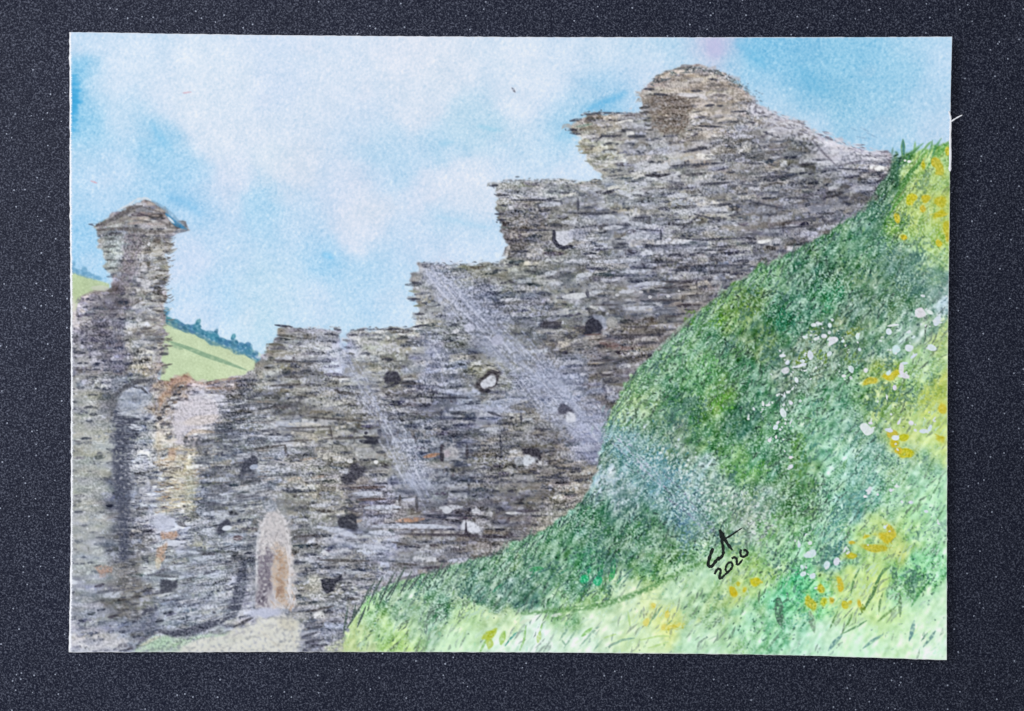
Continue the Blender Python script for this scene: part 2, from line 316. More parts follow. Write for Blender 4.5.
S("640 108 650 107;640 112 649 112;643 120 650 121;645 125 651 126;646 130 653 130", 2.2, (62, 62, 66), .85)
S("655 76 664 74;662 72 674 71;674 69 690 69;690 67 704 68;702 70 716 72;714 73 724 76;652 79 668 80;680 73 700 72;722 78 734 82;728 84 742 88;738 84 748 90;656 83 672 78", 1.8, (92, 100, 108), .75, .45)
for i in range(70):
    t = rng.random(); x = 648 + t * 100; yb = 67 + 19 * abs((x - 694) / 48) ** 2.0
    stroke([(x, yb + rng.uniform(-1, 5)), (x + rng.uniform(1.5, 4), yb + rng.uniform(-1.5, 4.5))], 1.3, [(80, 90, 98), (200, 208, 216), (120, 132, 128), (66, 72, 80)][rng.integers(4)], .75, .6, .2)
for i in range(28):
    x = rng.uniform(734, 762); y = 80 + (x - 734) * .55 + rng.uniform(-3, 7)
    stroke([(x, y), (x + rng.uniform(1, 3), y + rng.uniform(-.8, 1))], 1.2, (110, 135, 155), .65, .6, .2)
S("708 79 718 80;691 91 702 91;705 106 714 105;717 106 723 106;731 112 750 111;699 126 722 127;644 89 654 89;654 94 667 95;679 153 704 149;671 166 724 163;701 185 728 183;646 176 669 175;570 121 581 119;570 133 581 134;596 142 602 136 620 136;632 136 646 137", 2.1, DK)
S("581 115 600 113 630 113;743 163 763 164;785 198 810 199;837 169 865 170;812 160 829 160;763 132 779 138;720 204 732 204;798 188 814 187;669 189 693 188;710 205 732 205;751 202 785 209;675 238 704 240 742 238;695 250 726 250;785 222 822 217 826 225;769 229 812 226;680 266 750 265;660 288 679 288;644 301 679 301;681 229 698 217;702 184 734 182;728 216 742 214;756 178 790 176;694 214 716 220", 2.0, DK2, .88)
dab(655, 168, 11, 4.2, (208, 210, 218), .95, -4, .3, .1, .5); stroke([(645, 175), (658, 176), (670, 174)], 3.6, (58, 58, 68), .95)
dab(676, 155, 8, 3, (205, 204, 208), .6, -8); dab(688, 95, 10, 2.0, (220, 218, 224), .75, 4); dab(703, 97, 5, 2, (224, 220, 226), .7, 30)
S("596 140 622 139;650 143 668 142;600 163 622 161;622 158 640 156;690 143 716 141", 3, (196, 194, 196), .6, .4)
# pale rubble ridge on the right shoulder
fillpoly(pts("752 100 770 110 800 121 820 134 842 143 866 150 884 151 876 160 850 166 832 166 818 158 806 144 780 134 756 122 746 110", 2), (206, 206, 218), .62, 3, .55, 2)
for i in range(150):
    t = rng.random(); x = 745 + 140 * t; y = 98 + 55 * (t ** .9) + rng.uniform(0, 13)
    if x > 770 or y > 105:
        stroke([(x, y), (x + rng.uniform(3, 9), y + rng.uniform(0, 3.5))], rng.uniform(.9, 1.8), [(228, 228, 236), (214, 214, 226), (206, 206, 220), (104, 102, 118)][rng.integers(4)], .7, .6, .35)
S("812 140 822 152 836 166;838 166 866 160", 1.8, (90, 86, 104), .7)
S("850 128 856 131;860 128 868 132;866 133 876 138;856 137 866 139", 1.2, (130, 160, 190), .55, .3)
# stepped ends: stones running out past the edge
for s, c in (("490 186 498 185", DK), ("496 195 509 195", DK2), ("495 214 503 214", DK2), ("497 220 506 220", DK), ("500 227 511 228", (110, 118, 118)), ("275 325 292 327", DK), ("324 334 338 335", DK2), ("334 329 341 330", DK2), ("351 330 383 329", DK), ("383 329 400 329", DK2),
             ("349 335 357 335", DK2), ("344 347 350 348", DK), ("345 363 353 363", DK), ("267 344 283 345", (96, 94, 84)), ("412 282 421 284", DK2), ("409 291 420 292", (150, 156, 140)), ("408 299 420 299", DK), ("414 306 425 305", (120, 122, 104)), ("415 314 424 314", DK2), ("413 327 426 325", DK), ("279 335 296 337", (92, 90, 84)), ("262 352 280 352", (104, 104, 92)), ("576 146 590 147", (150, 148, 126)), ("580 153 594 152", (150, 148, 126)), ("585 161 598 162", (140, 142, 132)), ("575 127 592 124", (118, 140, 128)),
             ("420 265 446 263", DK2), ("446 266 470 264", (100, 104, 104)), ("474 265 500 264", (120, 122, 116)), ("497 181 520 180", (110, 112, 118)), ("524 181 560 179", (128, 130, 138)), ("343 340 350 341", (70, 68, 66)), ("346 353 354 354", (84, 82, 78))):
    flat = len(pts(s, 2)) == 2 and pts(s, 2)[1][0] - pts(s, 2)[0][0] > 17
    stroke(pts(s, 2), 2.5, c, .6 if flat else .9, .7, .7 if flat else .2)
for x0_, x1_, y_ in ((420, 470, 264), (470, 505, 263), (500, 560, 180), (560, 600, 182), (352, 416, 329), (278, 340, 328), (580, 642, 113)):
    for i in range(int((x1_ - x0_) / 2.2)):
        x = rng.uniform(x0_, x1_); yy = y_ + rng.normal(0, 1.3)
        stroke([(x, yy), (x + rng.uniform(1, 4), yy + rng.normal(0, .6))], rng.uniform(1, 1.8), [(84, 90, 100), (150, 156, 166), (206, 210, 218), (110, 112, 116)][rng.integers(4)], .75, .6, .2)
S("508 252 505 259;509 246 507 253", 2.6, (232, 228, 226), .7, .3)
# middle band
S("512 200 540 200 561 201;559 193 569 193;539 211 550 210;574 213 600 214 617 212;578 199 578 211;603 193 619 189;632 218 650 217;519 230 552 230;636 229 661 231;661 231 661 240;617 244 628 244;594 246 603 246;642 244 662 247;511 252 529 251;650 262 675 262;586 268 606 270;630 270 656 268", 2.2, DK, .9)
S("561 201 562 204;538 203 540 211", 2, DK)
S("540 205 560 204;580 189 600 189;628 222 650 226;622 238 654 236;615 190 632 196;600 216 616 217", 4, (202, 207, 221), .85, .25)
S("563 297 587 295", 5, (214, 218, 224), .95, .1); S("587 290 588 297", 3, NAVY); S("590 293 602 291;545 274 556 272;577 276 592 274", 3.6, (198, 204, 216), .9, .2)
S("624 309 653 307;638 284 665 283;596 262 640 260;620 272 650 270", 3.2, (196, 202, 220), .85, .25)
S("653 300 685 300;665 317 679 316;612 335 650 335;624 327 655 327;591 305 618 305;591 361 614 360;603 375 614 375;655 288 690 286;660 281 684 283;675 285 700 280", 2, (70, 66, 74), .85)
S("605 347 636 349;600 343 620 345", 3.5, (118, 86, 84), .6, .4)
S("603 373 612 372", 2.5, (205, 200, 205), .7)
for x, y, r in ((650, 297, 2.6), (668, 296, 2.4), (679, 291, 1.8), (641, 292, 3), (617, 295, 2.8), (456, 331, 4), (629, 366, 2.6)): dab(x, y, r * .75, r * .55, (214, 214, 220), .75)
S("433 389 476 395;474 408 525 412;450 410 484 405;495 402 520 399", 4, (186, 193, 217), .78, .3)
S("420 397 468 398;451 414 466 412;482 477 509 476;537 477 568 478;556 468 584 469;421 515 484 516;417 497 417 509;467 445 467 458;472 445 492 446;521 413 521 425;500 434 502 456;488 412 500 416;574 481 588 479;530 471 540 474;552 476 566 472", 2.2, DK, .88)
S("400 534 450 535 510 537;466 522 468 535;482 537 506 537;517 511 539 511;420 568 447 567;430 545 438 546", 2.6, (66, 60, 72), .9)
S("400 526 451 527;373 526 435 526;318 527 340 531 357 537;353 546 370 547 390 549;370 532 394 534;448 561 472 560;353 494 381 493;365 508 400 507", 4.6, (198, 205, 224), .92, .2)
S("400 520 424 519;396 521 420 520", 3.6, (186, 140, 112), .75, .3); S("424 457 439 454", 3.2, (196, 136, 98), .85, .2); S("312 478 326 476;288 480 300 478;300 460 316 458;352 523 362 520", 2.6, (190, 162, 138), .6, .4)
S("506 513 517 513", 3, (222, 224, 230), .9); dab(476, 511, 5, 2.6, (206, 208, 218), .85); dab(447, 510, 4.4, 3.4, (206, 210, 222), .9)
S("332 377 353 377;334 390 341 393 361 394;373 403 389 406;398 383 422 384;285 377 303 377;308 417 361 421;324 439 375 437;254 449 285 445;285 445 286 453;316 510 334 512;351 488 385 487;357 499 385 499;416 496 417 510;400 495 400 506;392 542 408 545;293 537 318 535;286 428 330 427 332 437;289 441 312 440;320 560 369 561;398 564 418 565;347 599 359 599;306 612 334 606;270 360 300 362;270 386 300 384", 2.3, (72, 68, 70), .85)
S("351 488 385 487;357 500 385 499", 3, (104, 82, 82), .6)
S("292 433 318 436;288 424 320 425;330 460 352 458", 4, (206, 200, 188), .7, .4)
fillpoly(pts("271 402 304 398 306 410 296 416 272 416", 2), (88, 88, 92), .55, 2.5, .7, 1.5)
S("364 436 372 440 380 437;360 441 378 443;378 430 381 436", 3.2, (44, 46, 62), .9, .15)
for a in ((366, 433), (371, 438), (380, 431), (377, 441)): dab(a[0], a[1], 2, 1.6, (42, 44, 60), .9)
S("302 637 318 632;306 642 322 640;314 628 322 626;303 630 312 628", 2.8, (66, 68, 84), .85)
S("320 569 340 566;300 572 316 570;330 580 360 578;338 588 352 586", 2.4, (70, 72, 84), .7)
S('602 462 596 482 584 502 566 520 545 532 522 543 498 553 470 565 440 573', 13, (182, 176, 156), .42, .5, 4)
# shafts of thin light scraped across the masonry
def beam(x0, y0, x1, y1, w0, w1, col, a, n, wob=1.0):
    dx, dy = x1 - x0, y1 - y0; Ln = math.hypot(dx, dy); ux, uy = dx / Ln, dy / Ln
    t = ((gx - x0) * ux + (gy - y0) * uy) / Ln; d = -(gx - x0) * uy + (gy - y0) * ux
    ww = w0 + (w1 - w0) * np.clip(t, 0, 1)
    al = a * np.exp(-(np.abs(d + 2.5 * WOBX) / ww) ** 2.6) * sstep(-.03, .04, t) * sstep(1.04, .9, t) * np.clip(.8 + .22 * noise(14, 1.6, math.atan2(dy, dx)) + .1 * TOOTH, 0, 1)
    CAN[:] += (np.array(col, np.float32) - CAN) * al[..., None]
    for i in range(n):
        tt = rng.uniform(0, .93); off = rng.normal(0, .5) * (w0 + (w1 - w0) * tt)
        ln = rng.uniform(8, 36); px = x0 + dx * tt - uy * off; py = y0 + dy * tt + ux * off
        c = [(206, 211, 229), (190, 196, 218), (160, 168, 196), (122, 128, 152)][rng.integers(4)]
        ja = rng.normal(0, .07); stroke([(px, py), (px + (ux - uy * ja) * ln, py + (uy + ux * ja) * ln)], rng.uniform(1.1, 2.2), c, .55 * wob, .8, .6)
beam(428, 266, 606, 452, 16, 28, (172, 181, 210), .76, 170)
beam(338, 338, 428, 500, 9, 14, (178, 187, 212), .64, 70)
beam(424, 330, 440, 365, 10, 12, (160, 166, 196), .45, 10)
S("432 282 462 312;440 280 470 316;428 276 448 300;452 300 500 350", 1.4, (205, 208, 228), .6, .3)
dab(469, 328, 5.5, 5, (196, 200, 224), .85, 0, .3); dab(497, 340, 6, 5, (176, 180, 206), .8); S("483 334 490 335;466 318 476 326", 2.2, (76, 80, 98), .7)
S("334 344 342 372;350 385 372 425;378 440 400 470", 2.0, (205, 208, 226), .55, .4)
# scattered put-log holes and pale stones
HOLES = {}
def hole(n, poly): HOLES.setdefault(n, []).append(poly)
def ell(x, y, a, b, n=16): return [(x + a * math.cos(2 * math.pi * i / n), y + b * math.sin(2 * math.pi * i / n)) for i in range(n)]
fillpoly(pts("556 231 571 229 573 242 560 245 555 238", 2), (205, 208, 222), .95, 1.1, .08, .6); stroke([(554, 231), (554, 240), (558, 246), (564, 248), (571, 246)], 4.2, (52, 54, 72), .95, .6, .05, .3)
dab(578, 234, 10, 6, (172, 176, 200), .55)
dab(600, 322, 8, 6, (150, 158, 180), .8, 35); dab(612, 322, 6, 5, (178, 176, 172), .7); fillpoly(pts("583 333 587 320 592 317 598 321 602 328 600 333 590 334", 2), (44, 45, 62), .97, 1.0, .1, .7); S("584 338 606 336", 3, (198, 188, 184), .8); S("585 335 602 334", 1.4, (120, 84, 78), .7)
dab(391, 381, 8.5, 7.5, (50, 50, 66), .95, 0, .3, .2, 1.3); S("400 382 418 383", 2.2, (58, 58, 68), .8); S("370 380 384 380;404 379 418 379", 2.2, (200, 202, 206), .75)
dab(488, 380, 10, 10.5, (58, 54, 62), .92, 0, .24, .2, .9); dab(489.5, 381.5, 5.2, 5.4, (206, 210, 222), 1, 0, .26, .1, 1.1); stroke([(481, 370), (489, 367), (498, 371)], 2.2, (196, 194, 186), .8); dab(488, 391, 3, 2, (46, 46, 60), .9)
dab(567, 411, 9, 5, (66, 66, 86), .85, 20, .3, .2, 1); dab(570, 417, 8.5, 5, (212, 216, 230), .98, -12, .26, .1, 1.1)
fillpoly(pts("523 450 530 447 538 449 541 457 540 464 537 464 534 456 524 455", 2), (52, 50, 64), .95, 1.0, .1, .7); dab(529, 461, 8, 5.4, (206, 213, 224), .98, 15, .26, .1, 1.1); S("537 459 541 464", 1.6, (225, 226, 228), .9); dab(519, 461, 5, 5, (172, 180, 192), .6)
stroke([(442, 446), (442, 460)], 4.2, (58, 54, 68), .95, .7, .05, .2); dab(451, 452, 8, 6.5, (182, 180, 184), .8, 0, .4, .2); dab(447, 454, 3, 4, (186, 172, 186), .7); S("467 446 467 458", 2.4, (66, 62, 72))
dab(354, 474, 11, 8, (56, 56, 70), .93, 0, .3, .2, 1.3); S("366 472 384 471", 2, (84, 82, 84), .7); dab(350, 461, 3, 2, (220, 220, 222), .9); dab(376, 462, 2.4, 2, (230, 230, 232), .95)
dab(349, 523, 8.5, 7.5, (50, 52, 66), .94, 0, .3, .2, 1.3); S("340 519 360 517;341 527 358 528", 2.4, (44, 46, 60), .8)
fillpoly(pts("320 579 325 577 334 577 342 576 343 581 336 583 335 592 326 594 322 588", 2), (46, 48, 64), .95, 1.0, .12, .7); fillpoly(pts("308 576 318 574 320 592 310 594", 2), (184, 182, 168), .6, 2, .2)
dab(472, 529, 8, 6.4, (214, 218, 231), .99, 20, .26, .1, 1.1); stroke([(466, 523), (466, 533), (470, 537)], 2.8, (52, 48, 62), .9)
dab(250, 466, 9, 8.5, (72, 76, 92), .85, -20, .3, .2, .8); dab(254, 467, 4.4, 2.6, (160, 172, 196), .9, -15)
dab(224, 527, 8.5, 5.5, (70, 74, 92), .9, -12, .3, .1, .8); dab(227, 528, 5, 2.6, (206, 216, 232), .95, -10)
fillpoly(pts("160 579 178 579 179 587 172 591 160 590", 2), (68, 72, 88), .88, 1.4, .2, .8); S("155 575 178 577;152 594 170 592", 2.2, (78, 80, 92), .85)
dab(238, 538, 4.5, 2.6, (92, 74, 82), .8)
# slope at the foot of the wall, left of the doorway
S("244 562 241 584 237 600 234 616", 12, (62, 68, 90), .92, .22, 2); S("234 612 222 620 206 626 188 632 172 634 160 631", 6.5, (58, 62, 82), .85, .2, 1.2); S("120 630 140 628 158 626", 9, (98, 106, 130), .6, .4, 2); S("234 627 246 621 255 616", 2.6, (58, 58, 68), .9)
S("206 611 228 606;200 622 226 612", 2.4, (190, 190, 188), .6, .4)
for i in range(420):                       # sloping scribbled rubble
    x = rng.uniform(150, 258); y = rng.uniform(480, 622)
    if x > 245 and y > 515: continue
    ln = rng.uniform(5, 17); c = [(86, 92, 108), (186, 194, 208), (110, 118, 132), (208, 214, 224), (74, 78, 94), (150, 158, 176)][rng.integers(6)]
    stroke([(x, y), (x + ln, y - ln * rng.uniform(.05, .28))], rng.uniform(1, 2.1), c, .6, .6, .45)
for x, y, a, b in pts("178 567 8 3; 205 558 7 2.6; 222 497 8 3; 215 513 12 2.6; 222 480 8 2.6; 208 532 8 4; 110 595 9 3; 155 524 6 4; 196 553 5 2", 4): dab(x, y, a, b, (196, 204, 222), .75, -6, .35, .25, .6)
for i in range(220):                       # horizontal dashes, dark, right of the tan pier
    x = rng.uniform(196, 262); y = rng.uniform(395, 500)
    ln = rng.uniform(6, 20); c = [(84, 88, 102), (100, 104, 116), (176, 182, 196), (196, 200, 208), (72, 74, 88), (140, 130, 122)][rng.integers(6)]
    stroke([(x, y), (x + ln, y - ln * rng.uniform(-.03, .14))], rng.uniform(1, 2.6), c, .6, .6, .4)
S("228 408 250 405;224 416 246 414;220 424 244 422;210 433 238 430;218 437 240 437;228 401 244 401;250 396 262 394;206 494 226 498;212 486 226 488;200 503 226 505", 3.2, (84, 88, 104), .78, .3)
# ---------------------------------------------------------------- left end of the ruin
# cap
S("95 226 110 221 122 214 132 208 142 206", 3.6, (92, 88, 92), .85, .3); S("97 230 112 229 130 229 148 232 166 232 176 231", 3.2, (100, 94, 94), .82, .3); S("100 227 118 222 140 214", 2.4, (120, 112, 112), .7)
S("118 210 128 205 138 199 146 198 152 201", 2.4, (222, 222, 226), .8, .3); S("130 219 150 218;140 212 158 216;146 224 166 224;128 224 142 222", 2.2, (176, 158, 152), .7, .4); S("146 208 160 212;138 220 152 222;156 219 170 226", 1.8, (96, 88, 90), .7)
S("152 201 164 208 174 217 182 226", 4.2, (120, 160, 190), .75, .25); S("166 214 176 224 186 229", 4.2, (48, 138, 196), .85, .15); S("168 217 174 223", 1.8, (236, 242, 248), .95, 0); S("174 232 188 230", 2.6, (96, 110, 132), .85)
fillpoly(pts("120 236 136 234 142 240 138 262 132 282 122 296 112 300 118 276 122 256", 2), (120, 110, 122), .55, 3, .5, 1.5)
fillpoly(pts("101 238 120 238 120 258 114 276 108 270 104 252", 2), (170, 182, 180), .5, 3, .3, 1)
S("104 247 117 246;106 239 116 239;106 260 114 260;108 268 118 268;104 252 112 252", 2, (76, 80, 84), .85)
for i in range(60):
    x = rng.uniform(232, 302); y = rng.uniform(624, 654); k = rng.normal(0, 12)
    stroke([(x, y), (x + rng.uniform(4, 14), y - rng.uniform(0, 5))], rng.uniform(1.5, 4), (218 + k, 216 + k, 202 + k), .35, 1.2, .5)
for i in range(150):
    x = rng.uniform(140, 168); y = rng.uniform(236, 345); ln = rng.uniform(3, 11)
    stroke([(x, y), (x + ln / 2, y + rng.uniform(.3, 1.4)), (x + ln, y - rng.uniform(0, 1.6))], rng.uniform(.9, 1.7), [(120, 114, 108), (196, 194, 188), (98, 92, 90), (180, 176, 160)][rng.integers(4)], .65, .6, .35)
S("151 301 165 302;152 310 166 312;160 339 172 340;158 346 172 346;156 270 168 271;154 284 167 283;150 292 164 290;158 260 170 258;162 366 172 364", 2.0, (78, 74, 74), .85)
for x, y, a, b in pts("144 268 4 5; 141 260 2.6 4; 146 284 5 5; 140 280 4 2; 136 307 5 2; 138 320 4 2; 142 342 10 1.6", 4): dab(x, y, a, b, (206, 206, 214), .8, 0, .35, .2, .7)
S("80 297 94 291 110 291", 2.4, (150, 142, 136), .7); S("108 291 114 290", 3, (84, 80, 76), .8); dab(100, 288, 9, 2.6, (206, 206, 196), .6)
fillpoly(pts("84 302 100 294 120 296 122 330 120 352 100 352 84 345", 2), (104, 100, 114), .42, 5, .5, 2)
dab(73, 312, 3.4, 12, (222, 212, 212), .7, 0, .5)
# blocked arch, dark reveal and jamb
fillpoly(pts("108 402 116 390 128 381 142 377 154 379 158 384 146 383 134 385 122 393 114 410 110 420", 2), (96, 98, 106), .8, 1.6, .3, 1); S("112 400 124 387 140 381 154 380", 3, (74, 76, 88), .75)
fillpoly(pts("118 404 122 394 132 388 142 388 149 396 150 406 146 416 138 414 126 414 118 410", 2), (166, 174, 190), .66, 3, .4, 1.5); stroke([(133, 387), (142, 388), (148, 394)], 2.6, (70, 72, 84), .85)
fillpoly(pts("114 412 128 416 138 420 132 440 130 470 130 500 128 520 129 545 127 562 118 562 120 530 117 505 114 480 113 450 114 430", 2), (88, 94, 114), .86, 2.4, .35, 1.2)
S("116 425 132 423;114 433 130 434;116 441 128 440;114 450 126 448;118 418 140 420", 3.2, (60, 64, 84), .85, .25); S("120 470 121 505;124 520 124 556", 8, (80, 87, 110), .7, .4, 2)
S('119 424 120 450 121 480 123 510 124 540 123 562', 9, (64, 70, 92), .5, .45, 2); dab(136, 427, 7, 3, (206, 212, 226), .9, 12); S("118 413 134 415 144 420", 2, (206, 212, 224), .8); dab(150, 425, 4, 5, (196, 198, 196), .5)
fillpoly(pts("118 565 140 562 142 600 138 618 118 618", 2), (116, 112, 110), .5, 3, .5, 1.5)
for i in range(360):
    x = rng.uniform(112, 148); y = rng.uniform(414, 628); ln = rng.uniform(2, 8)
    stroke([(x, y), (x + ln, y + rng.uniform(-1, 1))], rng.uniform(.9, 1.8), [(66, 70, 88), (150, 154, 164), (176, 180, 190), (66, 70, 86), (66, 70, 86) if x < 132 else (150, 152, 160)][rng.integers(5)], .66, .6, .35)
S("146 455 146 470;148 480 148 492;150 508 150 520", 5, (190, 194, 214), .6, .3, 1.4)
# lavender recess with orange brick rim and the tan pier
fillpoly(pts("172 416 182 402 194 396 208 396 218 404 220 414 212 424 196 428 184 432 182 446 176 446 174 432", 2), (204, 198, 208), .85, 3, .08, 1.2)
dab(202, 420, 18, 5, (214, 200, 190), .5, -10)
fillpoly(pts("158 396 168 386 180 377 188 372 193 378 190 384 178 388 166 396 160 408", 2), (186, 146, 118), .72, 1.8, .3, 1); S("192 382 206 384 222 380 240 378;206 388 222 388", 3, (166, 132, 108), .6, .4)
S("184 386 176 396 168 406 162 418;180 384 172 392", 6, (84, 84, 92), .7, .45, 1.6)
for i in range(26):
    t = rng.random(); x = 184 - 24 * t + rng.uniform(-4, 4); y = 384 + 38 * t + rng.uniform(-3, 3)
    dab(x, y, 2.4, 1.1, [(206, 206, 210), (60, 60, 70), (150, 130, 116)][rng.integers(3)], .8, -15)
S("160 424 172 424", 3, (72, 72, 86), .85); S("158 428 160 470", 5, (198, 182, 156), .5, .3, 2); S("214 432 194 431 186 436", 4, (196, 172, 146), .6)
fillpoly(pts("182 440 200 436 196 452 184 456", 2), (92, 94, 104), .7, 2, .5, 1)
dab(172, 454, 4, 6, (196, 156, 128), .7, 0, .5)
for i in range(110):
    x = rng.uniform(152, 192); y = rng.uniform(448, 512); ln = rng.uniform(4, 13)
    stroke([(x, y), (x + ln * .5, y + rng.uniform(.2, 1.6)), (x + ln, y - rng.uniform(-.6, 1.2))], rng.uniform(1, 2.2), [(214, 198, 164), (150, 132, 112), (196, 164, 130), (206, 202, 188), (128, 118, 108), (190, 182, 150)][rng.integers(6)], .65, .6, .3)
S("156 466 166 465;160 470 176 474;162 482 176 486", 2, (96, 88, 82), .8); dab(190, 490, 5, 22, (186, 192, 166), .4, 0, .6)
dab(164, 522, 11, 7, (192, 198, 220), .85, -10, .35, .1, .8); S("176 522 186 526", 4, (96, 96, 106), .8); fillpoly(pts("160 532 178 530 180 536 170 540 162 540", 2), (194, 152, 124), .85, 1.5, .2, 1); dab(172, 543, 8, 3, (206, 212, 228), .9); fillpoly(pts("158 548 168 542 166 556 160 564 156 560", 2), (190, 152, 124), .8, 1.5, .2, 1); dab(158, 563, 3, 6, (206, 198, 176), .7)
fillpoly(pts("97 568 104 566 114 567 113 571 106 573 105 578 100 578", 2), (190, 150, 130), .75, 1.5, .4, 1)
S("70 604 100 606", 3, (206, 210, 222), .5, .4); S("72 640 100 646 130 640", 5, (200, 200, 208), .5, .4, 2); S("74 616 110 612;76 630 120 622;80 642 96 640", 3, (110, 116, 134), .5, .6)
dab(250, 466, 9, 8.5, (66, 70, 88), .92, -20, .3, .2, 1); dab(254, 467, 4.4, 2.6, (160, 172, 196), .95, -15)
dab(224, 527, 8.5, 5.5, (66, 70, 88), .92, -12, .3, .1, 1); dab(227, 528, 5, 2.6, (208, 216, 230), .97, -10)
fillpoly(pts("160 579 178 579 179 587 172 591 160 590", 2), (68, 72, 88), .85, 1.4, .2, .8)
# doorway
fillpoly(pts("258 520 262 506 270 497 280 500 288 514 292 540 293 600 286 616 256 616 250 600 254 560", 2), (150, 156, 166), .55, 3, .3, 1)
fillpoly(pts("257 545 260 524 268 512 278 510 286 520 292 545 295 580 293 606 280 610 258 608 255 585", 2), (208, 202, 204), .92, 2.4, .15, 1.4)
fillpoly(pts("258 556 266 548 272 552 272 580 268 604 258 606 256 590", 2), (112, 104, 122), .85, 2.4, .35, 1.6); fillpoly(pts("274 548 282 544 288 556 290 590 286 604 276 604 272 590", 2), (198, 172, 148), .78, 3, .3, 1.6)
S("276 556 280 562;276 578 284 584;278 570 284 568", 2.6, (160, 124, 100), .7, .3); dab(280, 590, 4, 4, (150, 110, 90), .5); S("286 545 290 570 288 590 292 604", 2, (226, 222, 226), .85, .15); S("258 530 256 560 258 580", 1.8, (212, 214, 222), .7, .3)
for i in range(190):
    x = rng.uniform(254, 294); y = rng.uniform(500, 612)
    if not inside(pts("252 612 256 540 266 502 276 500 288 520 294 560 294 612", 2), np.array([x]), np.array([y]))[0]: continue
    base_c = (112, 106, 122) if x < 272 and y > 552 else ((190, 162, 140) if y > 552 else (196, 190, 194))
    k = rng.normal(0, 26); ln = rng.uniform(2, 8); a = rng.normal(-1.2, .7)
    stroke([(x, y), (x + math.cos(a) * ln, y + math.sin(a) * ln)], rng.uniform(1.1, 2.6), tuple(np.clip(np.array(base_c) + k, 50, 228)), .6, .8, .45)
S('256 590 257 556 260 530 266 514 274 508', 2.2, (218, 219, 226), .6, .5); S('276 508 284 518 289 540 291 566 290 586 293 604', 2.6, (224, 221, 225), .65, .5); S('279 552 283 566 281 582 284 600', 6, (176, 142, 116), .55, .35, 1.4); S('276 598 282 586', 3, (146, 112, 94), .5)
dab(264, 613, 16, 5, (190, 196, 222), .9, -4, .35, .05); S("250 568 252 590", 4, (170, 172, 186), .5); dab(270, 506, 7, 6, (150, 160, 178), .6)
# ------------------------------------------------------------------ path
fillpoly(pts("165 660 176 650 200 641 226 632 244 624 262 619 284 616 300 620 304 634 299 642 298 662", 2), (221, 221, 209), .88, 3.2, .2, 1.6)
dab(288, 624, 10, 6, (206, 198, 174), .45, 20, .5, .1); S("262 632 282 650;290 628 296 646", 2, (212, 206, 190), .5); S("200 646 236 640", 4, (206, 212, 200), .4, .3, 2)
fillpoly(pts("118 662 136 647 150 640 162 633 178 636 200 636 222 631 232 632 206 640 184 648 168 662", 2), (184, 211, 184), .82, 3.2, .3, 1.6); dab(160, 643, 14, 5, (166, 208, 170), .5, -14, .5); S("140 646 160 636", 3, (206, 200, 176), .6, .3); S("170 648 184 640", 2, (140, 180, 140), .5)

